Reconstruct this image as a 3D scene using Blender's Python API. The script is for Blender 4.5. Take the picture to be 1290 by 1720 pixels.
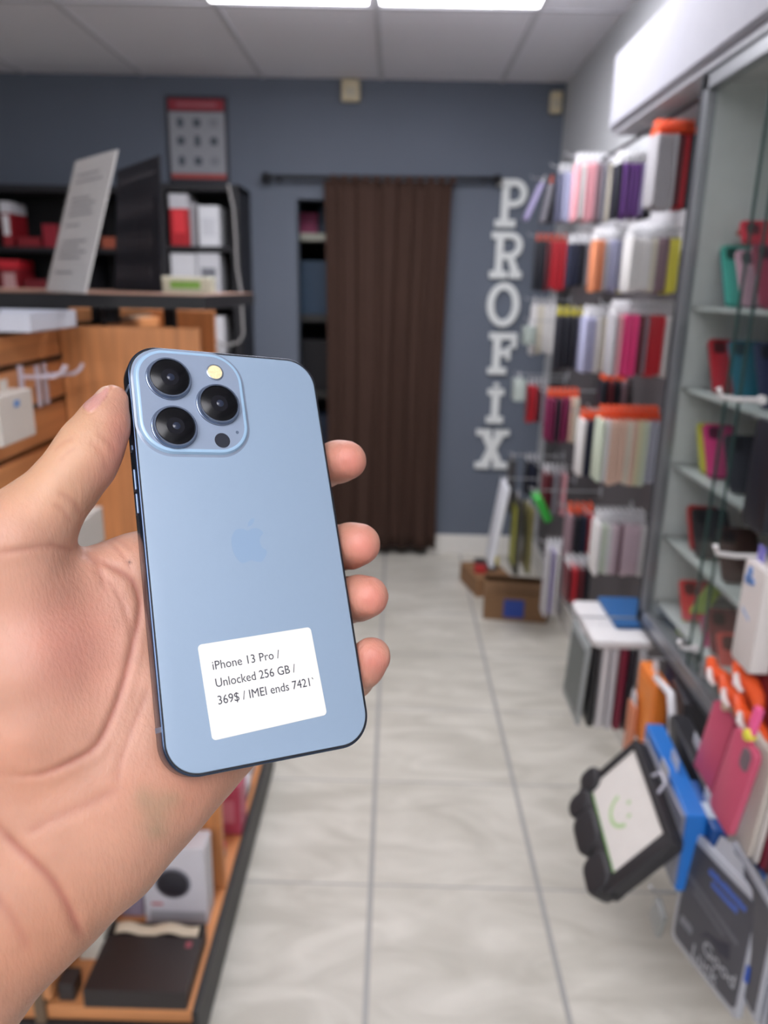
import bpy, bmesh, math, random
import numpy as np
from mathutils import Vector, Matrix, noise
random.seed(7)
for o in list(bpy.data.objects): bpy.data.objects.remove(o)
S = bpy.context.scene
COL = S.collection
PI = math.pi

# ------------------------------------------------------------------ camera
F = 1290.0; CX, CY = 645.0, 860.0; CH = 1.52
yw, pt, rl = [math.radians(a) for a in (0.55, 16.4, 1.2)]
Fw = np.array([-math.sin(yw)*math.cos(pt), math.cos(yw)*math.cos(pt), -math.sin(pt)])
_r = np.array([math.cos(yw), math.sin(yw), 0.0]); _u = np.cross(_r, Fw)
Rv = _r*math.cos(rl) + _u*math.sin(rl); Uv = -_r*math.sin(rl) + _u*math.cos(rl)
Cp = np.array([0, 0, CH])
cd = bpy.data.cameras.new('camera'); cam = bpy.data.objects.new('camera', cd); COL.objects.link(cam)
cam.matrix_world = Matrix(((Rv[0], Uv[0], -Fw[0], 0), (Rv[1], Uv[1], -Fw[1], 0), (Rv[2], Uv[2], -Fw[2], CH), (0, 0, 0, 1)))
cd.sensor_fit = 'VERTICAL'; cd.sensor_height = 36; cd.sensor_width = 27; cd.lens = 27.0
cd.clip_start = 0.01; cd.clip_end = 60
cd.dof.use_dof = True; cd.dof.focus_distance = 0.262; cd.dof.aperture_fstop = 10.0
S.camera = cam
# ------------------------------------------------------------------ light and exposure
W = bpy.data.worlds.new('world'); S.world = W; W.use_nodes = True
W.node_tree.nodes['Background'].inputs[0].default_value = (0.86, 0.92, 1.0, 1)
W.node_tree.nodes['Background'].inputs[1].default_value = 0.38
S.view_settings.view_transform = 'Standard'; S.view_settings.look = 'None'
S.view_settings.exposure = 0.0; S.view_settings.gamma = 1.0
S.view_settings.use_curve_mapping = False
PANEL = 11.0          # brightness of the ceiling panels

def ray(px, py): return (px-CX)/F*Rv - (py-CY)/F*Uv + Fw
def aty(px, py, Y): r = ray(px, py); return Cp + r*Y/r[1]
def atx(px, py, X): r = ray(px, py); return Cp + r*X/r[0]
def atz(px, py, Z): r = ray(px, py); return Cp + r*(Z-CH)/r[2]
def proj(P):
    d = P-Cp; z = d@Fw
    return CX+F*(d@Rv)/z, CY-F*(d@Uv)/z

# ------------------------------------------------------------------ materials
def lin(c):
    return tuple((x/255/12.92 if x/255 <= 0.04045 else ((x/255+0.055)/1.055)**2.4) for x in c)
MC = {}
def mat(rgb, rough=0.5, metal=0.0, n=0.06, ns=25.0, spec=0.5, coat=0.0, bump=0.0, key=''):
    """procedural material: base colour broken up by noise"""
    k = (tuple(rgb), rough, metal, n, ns, spec, coat, bump, key)
    if k in MC: return MC[k]
    m = bpy.data.materials.new('mat'); m.use_nodes = True; N = m.node_tree.nodes; L = m.node_tree.links
    b = N['Principled BSDF']; c = lin(rgb)
    tc = N.new('ShaderNodeTexCoord'); no = N.new('ShaderNodeTexNoise'); no.inputs['Scale'].default_value = ns
    no.inputs['Detail'].default_value = 3
    L.new(tc.outputs['Object'], no.inputs['Vector'])
    mx = N.new('ShaderNodeMix'); mx.data_type = 'RGBA'
    mx.inputs[6].default_value = (*[x*(1-n) for x in c], 1); mx.inputs[7].default_value = (*[min(1, x*(1+n)) for x in c], 1)
    L.new(no.outputs['Fac'], mx.inputs[0]); L.new(mx.outputs[2], b.inputs['Base Color'])
    b.inputs['Roughness'].default_value = rough; b.inputs['Metallic'].default_value = metal
    b.inputs['Specular IOR Level'].default_value = spec; b.inputs['Coat Weight'].default_value = coat
    if bump:
        bp = N.new('ShaderNodeBump'); bp.inputs['Strength'].default_value = bump; bp.inputs['Distance'].default_value = 0.002
        L.new(no.outputs['Fac'], bp.inputs['Height']); L.new(bp.outputs[0], b.inputs['Normal'])
    MC[k] = m; return m
def emis(rgb, s):
    m = bpy.data.materials.new('glow'); m.use_nodes = True; b = m.node_tree.nodes['Principled BSDF']
    b.inputs['Base Color'].default_value = (*lin(rgb), 1)
    b.inputs['Emission Color'].default_value = (*lin(rgb), 1); b.inputs['Emission Strength'].default_value = s
    return m
def glass(tint=(255, 255, 255), fac=0.08):
    m = bpy.data.materials.new('glass'); m.use_nodes = True; N = m.node_tree.nodes; L = m.node_tree.links
    N.remove(N['Principled BSDF']); t = N.new('ShaderNodeBsdfTransparent'); g = N.new('ShaderNodeBsdfGlossy')
    g.inputs['Roughness'].default_value = 0.05; t.inputs[0].default_value = (*lin(tint), 1)
    pass
    x = N.new("ShaderNodeMixShader"); x.inputs[0].default_value = fac
    L.new(t.outputs[0], x.inputs[1]); L.new(g.outputs[0], x.inputs[2]); L.new(x.outputs[0], N['Material Output'].inputs[0])
    return m
def wood(rgb, horiz=False, key=''):
    k = ('wood', rgb, horiz, key)
    if k in MC: return MC[k]
    m = bpy.data.materials.new('wood'); m.use_nodes = True; N = m.node_tree.nodes; L = m.node_tree.links
    b = N['Principled BSDF']; c = lin(rgb); tc = N.new('ShaderNodeTexCoord'); mp = N.new('ShaderNodeMapping')
    mp.inputs['Scale'].default_value = (3, 1, 30) if horiz else (40, 40, 2.2)
    no = N.new('ShaderNodeTexNoise'); no.inputs['Scale'].default_value = 1.6; no.inputs['Detail'].default_value = 5
    L.new(tc.outputs['Object'], mp.inputs[0]); L.new(mp.outputs[0], no.inputs['Vector'])
    cr = N.new('ShaderNodeValToRGB'); cr.color_ramp.elements[0].position = .3; cr.color_ramp.elements[1].position = .7
    cr.color_ramp.elements[0].color = (*[x*.72 for x in c], 1); cr.color_ramp.elements[1].color = (*[min(1, x*1.15) for x in c], 1)
    L.new(no.outputs['Fac'], cr.inputs[0]); L.new(cr.outputs[0], b.inputs['Base Color'])
    b.inputs['Roughness'].default_value = .45
    MC[k] = m; return m

# ------------------------------------------------------------------ mesh helpers
class MB:
    def __init__(s): s.b = bmesh.new()
    def box(s, x0, x1, y0, y1, z0, z1, bev=0.0, M=None):
        vs = [s.b.verts.new((x, y, z)) for x in (x0, x1) for y in (y0, y1) for z in (z0, z1)]
        fs = [s.b.faces.new([vs[i] for i in q]) for q in ((0,1,3,2),(4,6,7,5),(0,4,5,1),(2,3,7,6),(0,2,6,4),(1,5,7,3))]
        if bev:
            es = list({e for f in fs for e in f.edges})
            r = bmesh.ops.bevel(s.b, geom=es, offset=bev, segments=2, affect='EDGES', profile=.5)
            vs = list({v for v in r['verts']} | {v for v in vs if v.is_valid})
        if M is not None: bmesh.ops.transform(s.b, matrix=M, verts=[v for v in vs if v.is_valid])
        return s
    def prism(s, pts, y0, y1, M=None):
        """polygon in the xz plane, extruded from y0 to y1"""
        a = [s.b.verts.new((p[0], y0, p[1])) for p in pts]; c = [s.b.verts.new((p[0], y1, p[1])) for p in pts]; n = len(pts)
        s.b.faces.new(a); s.b.faces.new(c[::-1])
        for i in range(n): s.b.faces.new((a[(i+1) % n], a[i], c[i], c[(i+1) % n]))
        if M is not None: bmesh.ops.transform(s.b, matrix=M, verts=a+c)
        return s
    def rings(s, rings, cap=True, close=False):
        R = [[s.b.verts.new(p) for p in r] for r in rings]; n = len(R[0])
        for i in range(len(R)-1 + (1 if close else 0)):
            A, B = R[i], R[(i+1) % len(R)]
            for j in range(n): s.b.faces.new((A[j], A[(j+1) % n], B[(j+1) % n], B[j]))
        if cap and not close: s.b.faces.new(R[0][::-1]); s.b.faces.new(R[-1])
        return s
    def tube(s, pts, r, seg=8):
        pts = [Vector(p) for p in pts]; rs = r if isinstance(r, (list, tuple)) else [r]*len(pts); out = []
        up = None
        for i, p in enumerate(pts):
            d = (pts[min(i+1, len(pts)-1)]-pts[max(i-1, 0)]).normalized()
            if up is None: up = Vector((0, 0, 1)) if abs(d.z) < .9 else Vector((1, 0, 0))
            a = d.cross(up).normalized(); b = a.cross(d).normalized(); up = b
            out.append([p+(a*math.cos(t)+b*math.sin(t))*rs[i] for t in [2*PI*k/seg for k in range(seg)]])
        return s.rings(out)
    def lathe_y(s, prof, cx=0, cz=0, seg=40):
        """profile of (radius, y) about a y axis"""
        return s.rings([[(cx+r*math.cos(t), y, cz+r*math.sin(t)) for t in [2*PI*k/seg for k in range(seg)]] for r, y in prof])
    def build(s, name, m, parent=None, loc=None, smooth=False, **props):
        bmesh.ops.recalc_face_normals(s.b, faces=s.b.faces)
        if loc is None and parent is None:
            xs = [v.co for v in s.b.verts]
            loc = Vector(((min(v.x for v in xs)+max(v.x for v in xs))/2, (min(v.y for v in xs)+max(v.y for v in xs))/2, min(v.z for v in xs)))
            bmesh.ops.translate(s.b, vec=-loc, verts=s.b.verts)
        me = bpy.data.meshes.new(name); s.b.to_mesh(me); s.b.free()
        if smooth:
            for p in me.polygons: p.use_smooth = True
            try: me.set_sharp_from_angle(angle=math.radians(35))
            except Exception: pass
        me.materials.append(m); o = bpy.data.objects.new(name, me); COL.objects.link(o)
        if parent is not None: o.parent = parent
        if loc is not None: o.location = loc
        for k, v in props.items(): o[k] = v
        return o
def rr(w, h, r, seg=8, cx=0, cz=0):
    P = []
    for (sx, sz, a0) in ((1, 1, 0), (-1, 1, PI/2), (-1, -1, PI), (1, -1, 1.5*PI)):
        for k in range(seg+1):
            a = a0+PI/2*k/seg; P.append((cx+sx*(w/2-r)+r*math.cos(a), cz+sz*(h/2-r)+r*math.sin(a)))
    return P
def rslab(mb, w, h, r, y0, y1, bev, cx=0, cz=0, seg=8, bseg=3, both=True):
    """rounded rectangle slab, bevelled round its rim"""
    R = []
    def rg(ins, y): R.append([(p[0], y, p[1]) for p in rr(w-2*ins, h-2*ins, max(r-ins, 1e-5), seg, cx, cz)])
    for k in range(bseg+1):
        a = PI/2*k/bseg; rg(bev*(1-math.sin(a)), y0+bev*(1-math.cos(a)))
    if both:
        for k in range(bseg+1):
            a = PI/2*(1-k/bseg); rg(bev*(1-math.sin(a)), y1-bev*(1-math.cos(a)))
    else: rg(0, y1)
    mb.rings(R); return mb
def ell(w, h, cx=0, cz=0, n=24): return [(cx+w/2*math.cos(2*PI*k/n), cz+h/2*math.sin(2*PI*k/n)) for k in range(n)]
def thing(name, label, cat, loc, rot=(0, 0, 0), group=None, M=None):
    o = bpy.data.objects.new(name, None); COL.objects.link(o); o.empty_display_size = .05
    if M is not None: o.matrix_world = M
    else: o.location = loc; o.rotation_euler = rot
    o['label'] = label; o['category'] = cat
    if group: o['group'] = group
    return o
def tag(o, label, cat, group=None):
    o['label'] = label; o['category'] = cat
    if group: o['group'] = group
    return o
def struct(o): o['kind'] = 'structure'; return o
def text(name, body, size, m, parent, loc, rot=(PI/2, 0, 0), ext=0.0001, align='LEFT', space=1.0, bold=0.0, **props):
    cu = bpy.data.curves.new(name, 'FONT'); cu.body = body; cu.size = size; cu.extrude = ext; cu.align_x = align
    cu.space_character = space; cu.resolution_u = 3; cu.offset = bold
    t = bpy.data.objects.new(name+'_tmp', cu); COL.objects.link(t)
    dg = bpy.context.evaluated_depsgraph_get(); me = bpy.data.meshes.new_from_object(t.evaluated_get(dg))
    bpy.data.objects.remove(t); bpy.data.curves.remove(cu)
    me.materials.clear(); me.materials.append(m); me.name = name
    o = bpy.data.objects.new(name, me); COL.objects.link(o); o.parent = parent; o.location = loc; o.rotation_euler = rot
    for k, v in props.items(): o[k] = v
    return o
def bx(name, m, x0, x1, y0, y1, z0, z1, bev=0, parent=None, **p):
    return MB().box(x0, x1, y0, y1, z0, z1, bev).build(name, m, parent, loc=None if parent is None else (0, 0, 0), **p)

# ------------------------------------------------------------------ the room
XR, YB, ZC, XL, YF = 0.83, 4.33, 2.519, -4.2, -3.2
def floor_mat():
    m = bpy.data.materials.new('floor_tiles'); m.use_nodes = True; N = m.node_tree.nodes; L = m.node_tree.links; b = N['Principled BSDF']
    tc = N.new('ShaderNodeTexCoord'); mp = N.new('ShaderNodeMapping'); mp.inputs['Location'].default_value = (0.03/.4435+8, -1.67/.4435+12, 0)
    mp.inputs['Scale'].default_value = (1/.4435, 1/.4435, 1)
    L.new(tc.outputs['Object'], mp.inputs[0])
    sx_ = N.new('ShaderNodeSeparateXYZ'); L.new(mp.outputs[0], sx_.inputs[0]); gr = []
    for ax, wdt in ((0, .0145), (1, .0062)):
        pp_ = N.new('ShaderNodeMath'); pp_.operation = 'PINGPONG'; pp_.inputs[1].default_value = .5; L.new(sx_.outputs[ax], pp_.inputs[0])
        lt_ = N.new('ShaderNodeMapRange'); lt_.inputs[1].default_value = wdt*1.15; lt_.inputs[2].default_value = wdt*.85; L.new(pp_.outputs[0], lt_.inputs[0]); gr.append(lt_)
    gm_ = N.new('ShaderNodeMath'); gm_.operation = 'MAXIMUM'; L.new(gr[0].outputs[0], gm_.inputs[0]); L.new(gr[1].outputs[0], gm_.inputs[1])
    n1 = N.new('ShaderNodeTexNoise'); n1.inputs['Scale'].default_value = 1.3; n1.inputs['Detail'].default_value = 8; n1.inputs['Distortion'].default_value = 1.6
    m2 = N.new('ShaderNodeMapping'); m2.inputs['Rotation'].default_value = (0, 0, .6); m2.inputs['Scale'].default_value = (1, 2.6, 1)
    L.new(mp.outputs[0], m2.inputs[0]); L.new(m2.outputs[0], n1.inputs['Vector'])
    cr = N.new('ShaderNodeValToRGB'); e = cr.color_ramp.elements; e[0].position = .35; e[1].position = .68
    e[0].color = (*lin((186, 182, 170)), 1); e[1].color = (*lin((212, 208, 197)), 1)
    L.new(n1.outputs['Fac'], cr.inputs[0])
    mx = N.new('ShaderNodeMix'); mx.data_type = 'RGBA'; L.new(gm_.outputs[0], mx.inputs[0]); L.new(cr.outputs[0], mx.inputs[6])
    mx.inputs[7].default_value = (*lin((158, 157, 154)), 1); L.new(mx.outputs[2], b.inputs['Base Color'])
    b.inputs['Roughness'].default_value = .42
    bp = N.new('ShaderNodeBump'); bp.inputs['Strength'].default_value = .4; bp.inputs['Distance'].default_value = .002; bp.invert = True
    L.new(gm_.outputs[0], bp.inputs['Height']); L.new(bp.outputs[0], b.inputs['Normal'])
    return m
blue = mat((98, 106, 119), .7, n=.05, ns=3, bump=.1)
lwall = mat((186, 188, 190), .75, n=.03, ns=3)
struct(MB().box(XL, XR, YF, 6.0, -.05, 0).build('floor', floor_mat(), loc=(0, 0, 0)))
struct(MB().box(XL, XR, YF, 6.0, ZC, ZC+.05).build('ceiling', mat((236, 235, 242), .9, n=.03, ns=60, bump=.3), loc=(0, 0, 0)))
tb = MB(); tm = mat((206, 206, 212), .6)
for k in range(-5, 3):
    x = -.099+.6045*k
    if XL < x < XR: tb.box(x-.012, x+.012, YF, YB, ZC-.006, ZC)
for y in (3.285, 2.07, .86, -.34, -1.54, -2.74): tb.box(XL, XR, y-.012, y+.012, ZC-.0055, ZC)
struct(tb.build('trim_1', tm, loc=(0, 0, 0)))
# back wall with an opening behind the curtain
OX0, OX1, OZ = -.535, .22, 1.95
wb = MB(); wb.box(XL, OX0, YB, YB+.12, 0, ZC); wb.box(OX1, XR, YB, YB+.12, 0, ZC); wb.box(OX0, OX1, YB, YB+.12, OZ, ZC)
struct(wb.build('wall_back', blue, loc=(0, 0, 0)))
struct(MB().box(XR, XR+.1, YF, 6.0, 0, ZC).build('wall_right', lwall, loc=(0, 0, 0)))
struct(MB().box(XL-.1, XL, YF, 6.0, 0, ZC).build('wall_left', blue, loc=(0, 0, 0)))
wf = MB(); wf.box(XL, -3.4, YF-.1, YF, 0, ZC); wf.box(.5, XR, YF-.1, YF, 0, ZC); wf.box(-3.4, .5, YF-.1, YF, 0, .5); wf.box(-3.4, .5, YF-.1, YF, 2.3, ZC)
struct(wf.build('wall_front', lwall, loc=(0, 0, 0)))
wn = MB()
for x in (-3.4, -2.1, -.8, .46): wn.box(x, x+.04, YF-.08, YF-.02, .5, 2.3)
wn.box(-3.4, .5, YF-.08, YF-.02, .5, .54); wn.box(-3.4, .5, YF-.08, YF-.02, 2.26, 2.3)
w1 = struct(wn.build('added_window_1', mat((60, 62, 66), .4, .6), loc=(0, 0, 0)))  # unseen shop-front window, added to bring daylight from behind the camera
MB().box(-3.38, .48, YF-.055, YF-.05, .53, 2.27).build('pane', glass(), w1, loc=(0, 0, 0))
# store room behind the curtain
struct(MB().box(-1.3, XR, 5.9, 6.0, 0, ZC).build('wall_rear', mat((70, 76, 86), .8), loc=(0, 0, 0)))
struct(MB().box(-1.3, -1.2, YB+.12, 5.9, 0, ZC).build('wall_side', mat((70, 76, 86), .8), loc=(0, 0, 0)))
bb = MB(); bb.box(.22, XR, YB-.014, YB, 0, .118, .003); bb.box(XL, OX0, YB-.014, YB, 0, .118, .003)
struct(bb.build('baseboard_back', mat((222, 220, 214), .5), loc=(0, 0, 0)))
struct(bx('baseboard_right', mat((222, 220, 214), .5), XR-.014, XR, YF, YB-.015, 0, .118))

def panel(x0, y0, label, grp):
    t = thing('ceiling_light', label, 'ceiling light', (x0+.3, y0+.6, ZC), group=grp)
    f = MB()
    for (a, b, c, d) in ((-.29, .29, -.595, -.581), (-.29, .29, .581, .595), (-.29, -.281, -.58, .58), (.281, .29, -.58, .58)): f.box(a, b, c, d, -.008, 0)
    f.build('frame', mat((225, 226, 230), .5), t, loc=(0, 0, 0))
    MB().box(-.280, .280, -.58, .58, -.048, -.0005, .005).build('diffuser', emis((250, 249, 255), PANEL), t, loc=(0, 0, 0))
panel(-.704, 1.93, 'flat white ceiling light panel, left one of the two at the top edge', 'ceiling panels')
panel(-.1, 1.93, 'flat white ceiling light panel, right one of the two at the top edge', 'ceiling panels')
for x, y, l in ((-.704, -1.54, 'left one of an added unseen pair behind the camera'), (-.1, -1.54, 'right one of an added unseen pair behind the camera'), (-1.91, -2.74, 'left one of an added unseen pair by the window'), (-1.306, -2.74, 'right one of an added unseen pair by the window')):  # unseen panels, added as lights over the room behind the camera
    panel(x, y, 'flat white ceiling light panel, '+l, 'ceiling panels')

# ------------------------------------------------------------------ back wall furniture
cloth = mat((84, 56, 47), .85, n=.15, ns=8)
def cloth_mat():
    m = mat((62, 40, 30), .85, n=.12, ns=6, key='curtain')
    return m
ct = thing('curtain', 'long dark brown pleated fabric curtain hanging from the black rod', 'curtain', (-.04, YB-.07, .05))
cb = MB(); nx, nz = 130, 24; x0, x1 = -.385, .275
G = []
for j in range(nz+1):
    v = j/nz; z = 1.985*(1-v)
    row = []
    for i in range(nx+1):
        u = i/nx; w = x0+(x1-x0)*u + .04 - (.012*math.sin(v*3)*(1 if u > .5 else -1)) + (.02*(v)*(.5-u))
        ph = u*2*PI*5.5 + .8*math.sin(u*9)
        d = (.011+.009*v)*math.sin(ph+.35*math.sin(v*4)) + .006*math.sin(ph*2.3+v)
        row.append(cb.b.verts.new((w, d, z)))
    G.append(row)
for j in range(nz):
    for i in range(nx): cb.b.faces.new((G[j][i], G[j][i+1], G[j+1][i+1], G[j+1][i]))
co = cb.build('drape', cloth_mat(), ct, loc=(0, 0, 0), smooth=True)
sm = co.modifiers.new('s', 'SOLIDIFY'); sm.thickness = .003
rd = thing('curtain_rod', 'black metal curtain rod with round finials on the blue wall', 'curtain rod', (-.09, YB-.07, 2.045))
blk = mat((26, 27, 32), .4, .4)
MB().tube([(-.57, 0, 0), (.57, 0, .012)], .011, 12).build('pole', blk, rd, loc=(0, 0, 0), smooth=True)
for s in (-1, 1):
    MB().tube([(s*.565, 0, 0), (s*.575, 0, 0), (s*.59, 0, 0), (s*.61, 0, 0), (s*.618, 0, 0)], [.011, .02, .025, .02, .006], 14).build('finial', blk, rd, loc=(0, 0, .006*s+.004), smooth=True)
    MB().tube([(s*.53, 0, 0), (s*.53, .069, -.005)], .007, 8).build('bracket', blk, rd, loc=(0, 0, .006*s+.004))
# curtain header loops
for i in range(12):
    x = -.31+.0555*i; hd = MB()
    rg2 = [[(x+w, math.cos(t)*q, q*math.sin(t)+1.994) for t in [2*PI*k/14 for k in range(14)]] for w, q in ((0, .019), (.03, .019), (.03, .016), (0, .016))]
    hd.rings(rg2, cap=False, close=True).build('hanging_loop', cloth_mat(), ct, loc=(0, 0, 0))

# wall letters P R O F I X, slab serif
lm = mat((226, 230, 229), .5)
def letter(name, px, py, h, w, parts, lab):
    c = aty(px, py, YB-.012)
    t = MB()
    for k, p in enumerate(parts): t.prism([(q[0]*w/2, q[1]*h/2) for q in p], -.012-k*.00025, .0119)
    o = t.build(name, lm, loc=Vector((c[0], YB-.012, c[2])))
    tag(o, lab, 'wall letter', 'letters down the blue wall'); return o
def bar(x0, x1, z0, z1): return [(x0, z0), (x1, z0), (x1, z1), (x0, z1)]
def ringq(cx, cz, rx, rz, tx, tz, a0, a1, n=16):
    o = []
    for i in range(n):
        a, b = a0+(a1-a0)*i/n, a0+(a1-a0)*(i+1)/n
        o.append([(cx+rx*math.cos(a), cz+rz*math.sin(a)), (cx+rx*math.cos(b), cz+rz*math.sin(b)), (cx+(rx-tx)*math.cos(b), cz+(rz-tz)*math.sin(b)), (cx+(rx-tx)*math.cos(a), cz+(rz-tz)*math.sin(a))])
    return o
bowl = ringq(.15, .42, .85, .58, .42, .27, -PI/2, PI/2)
LT = 'white slab serif letter %s of the vertical wall sign'
letter('letter_p', 858, 342, .235, .165, [bar(-.6, -.12, -1, 1), bar(-.95, .15, .7, 1), bar(-.95, .35, -1, -.68), bar(-.2, .15, -.16, .12)]+bowl, LT % 'P')
letter('letter_r', 850, 429, .235, .17, [bar(-.65, -.2, -1, 1), bar(-.95, .15, .7, 1), bar(-.98, .12, -1, -.68), bar(-.2, .15, -.16, .12), [(0, -.05), (.5, -.1), (.9, -.75), (.4, -.75)], bar(.25, 1.02, -1, -.68)]+bowl, LT % 'R')
letter('letter_o', 845, 512, .232, .175, ringq(0, 0, 1, 1, .42, .32, 0, 2*PI, 40), LT % 'O')
letter('letter_f', 843, 594, .225, .155, [bar(-.65, -.12, -1, 1), bar(-.95, .98, .68, 1), bar(-.95, .35, -1, -.68), bar(-.2, .5, -.1, .2), bar(.62, .98, .28, .72), bar(.3, .58, -.3, .36)], LT % 'F')
letter('letter_i', 832, 677, .225, .095, [bar(-.42, .42, -1, .72), bar(-.95, .95, .4, .7), bar(-.98, .98, -1, -.68), ell(.7, .2, 0, .9)], LT % 'I with a dot above')
letter('letter_x', 826, 754, .225, .185, [[(-.85, 1), (-.3, 1), (.85, -1), (.3, -1)], [(.3, 1), (.85, 1), (-.3, -1), (-.85, -1)], bar(-1, -.1, .7, 1), bar(.1, 1, .7, 1), bar(-1, -.12, -1, -.7), bar(.12, 1, -1, -.7)], LT % 'X')

# motion sensors
for (px, py, lab) in ((589, 152, 'small beige sensor box on the blue wall above the curtain'), (938, 172, 'small beige sensor box in the right rear corner')):
    c = aty(px, py, YB-.03)
    t = thing('motion_sensor', lab, 'sensor', (c[0]-(.012 if px > 900 else 0), YB-.0005, c[2]))
    MB().box(-.047 if px < 900 else -.03, .047 if px < 900 else .03, -.045, 0, -.05, .05, .008).build('housing', mat((205, 192, 160), .5), t, loc=(0, 0, 0))
    MB().box(-.025, .025, -.05, -.044, -.03, .01, .002).build('lens', mat((190, 182, 160), .3), t, loc=(0, 0, 0))

# repair services poster
ps = thing('poster', 'framed wall poster with red band and nine grey icons above the bookcase', 'poster', (-1.04, YB-.0005, 2.225))
MB().box(-.157, .157, -.018, 0, -.21, .2, .003).build('frame', mat((44, 46, 56), .5), ps, loc=(0, 0, 0))
MB().box(-.142, .142, -.0195, -.0185, -.19, .125).build('paper', mat((150, 152, 158), .6), ps, loc=(0, 0, 0))
MB().box(-.142, .142, -.0197, -.0185, .132, .185).build('header_band', mat((150, 45, 58), .6), ps, loc=(0, 0, 0))
MB().box(-.142, .142, -.0199, -.0196, -.19, -.165).build('footer_band', mat((165, 70, 66), .6), ps, loc=(0, 0, 0))
for i, (x, z) in enumerate([(x, z) for z in (.075, -.01, -.105) for x in (-.085, 0, .085)]):
    s = (ell(.035, .05), rr(.03, .05, .006), ell(.05, .045))[i % 3] if i % 2 == 0 else rr(.04, .04, .012)
    MB().prism([(p[0]+x, p[1]+z) for p in s], -.0205, -.0195).build('icon', mat((78, 86, 94) if i not in (2, 8) else (130, 134, 140), .6), ps, loc=(0, 0, 0))
hb = MB(); xx = -.10
while xx < .10:
    wv = random.uniform(.006, .013); hb.box(xx, xx+wv-.003, -.0201, -.0196, .148, .168); xx += wv
hb.build('header_marks', mat((176, 110, 118), .6), ps, loc=(0, 0, 0))

# ---- black bookcases against the back wall
bk = mat((24, 24, 29), .55); bki = mat((14, 14, 18), .7)
def bookcase(x0, x1, z1, y0, y1, shelves, lab, split=()):
    t = thing('bookcase', lab, 'bookcase', ((x0+x1)/2, (y0+y1)/2, 0)); cx, cy = (x0+x1)/2, (y0+y1)/2
    def p(n, a, b, c, d, e, f): MB().box(a-cx, b-cx, c-cy, d-cy, e, f, .002).build(n, bk, t, loc=(0, 0, 0))
    p('side_panel', x0, x0+.03, y0, y1, 0, z1); p('side_panel', x1-.04, x1, y0, y1, 0, z1)
    for s in split: p('divider', s-.012, s+.012, y0+.002, y1-.01, 0, z1-.03)
    p('top_panel', x0, x1, y0-.002, y1, z1-.0299, z1)
    MB().box(x0-cx+.03, x1-cx-.04, y1-cy-.01, y1-cy, 0, z1-.03).build('back_panel', bki, t, loc=(0, 0, 0))
    for z in shelves: p('shelf', x0+.031, x1-.041, y0, y1-.01, z-.022, z)
    return t
bookcase(-1.166, -.775, 1.975, 3.98, 4.3, (1.69, 1.42, 1.16, .8, .4), 'narrow black open bookcase under the poster')
bookcase(-2.9, -1.170, 1.955, 3.98, 4.3, (1.67, 1.40, 1.14, .8, .4), 'wide black open bookcase at the far left', (-1.55, -2.2))
def boxthing(name, lab, cat, x0, x1, y0, y1, z0, z1, rgb, grp=None, lid=None, bev=.002, front=None):
    """retail box: body, optional lid band, optional printed front"""
    t = thing(name, lab, cat, ((x0+x1)/2, (y0+y1)/2, z0), group=grp); w, d, h = x1-x0, y1-y0, z1-z0
    zl = h if lid is None else h*lid[1]
    MB().box(-w/2, w/2, -d/2, d/2, 0, zl, bev).build('body', mat(rgb, .5), t, loc=(0, 0, 0))
    if lid: MB().box(-w/2-.001, w/2+.001, -d/2-.001, d/2, zl, h, bev).build('lid', mat(lid[0], .5), t, loc=(0, 0, 0))
    if front: MB().box(-w*.32, w*.32, -d/2-.0012, -d/2+.001, h*.25, h*.7).build('print', mat(front, .5), t, loc=(0, 0, 0))
    return t
def shelfbox(px0, px1, py0, zs, rgb, lab, y=4.0, d=.18, **k):
    a = aty(px0, py0, y); b = aty(px1, py0, y)
    boxthing('retail_box', lab, 'box', a[0], b[0], y, y+d, zs, a[2], rgb, 'boxes in the black bookcases', **k)
shelfbox(283, 314, 325, 1.6905, (172, 26, 36), 'red box with pale grey top, left on top shelf of narrow bookcase', lid=((190, 190, 195), .72), front=(215, 50, 58))
shelfbox(317, 329, 340, 1.6905, (150, 150, 154), 'thin grey box between red and white boxes, narrow bookcase', y=4.03)
shelfbox(332, 367, 345, 1.6905, (212, 214, 218), 'white box on top shelf of narrow bookcase, right end', front=(196, 198, 204))
shelfbox(286, 328, 425, 1.4205, (205, 206, 210), 'white box, left on second shelf of narrow bookcase')
shelfbox(330, 368, 424, 1.4205, (198, 199, 204), 'white box with grey print, right on second shelf of narrow bookcase', front=(110, 112, 120))
shelfbox(344, 376, 531, 1.1605, (208, 208, 212), 'white box on third shelf of narrow bookcase')
shelfbox(-2, 14, 338, 1.6705, (136, 24, 34), 'red box with white band at the left edge, upper shelf', lid=((200, 200, 205), .75), front=(215, 215, 218))
shelfbox(28, 66, 398, 1.6705, (130, 26, 36), 'flat red box on upper shelf of wide bookcase')
shelfbox(70, 94, 376, 1.6705, (140, 26, 42), 'square red box right of the flat one, upper shelf')
shelfbox(170, 192, 398, 1.6705, (150, 74, 52), 'small orange box beside the white leaning sheet')
shelfbox(-4, 28, 436, 1.4005, (130, 24, 34), 'tall red box at the left edge, lower shelf', lid=((200, 40, 52), .8), front=(190, 150, 150))
shelfbox(40, 76, 469, 1.4005, (110, 22, 32), 'low dark red box on lower shelf of wide bookcase')
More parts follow.
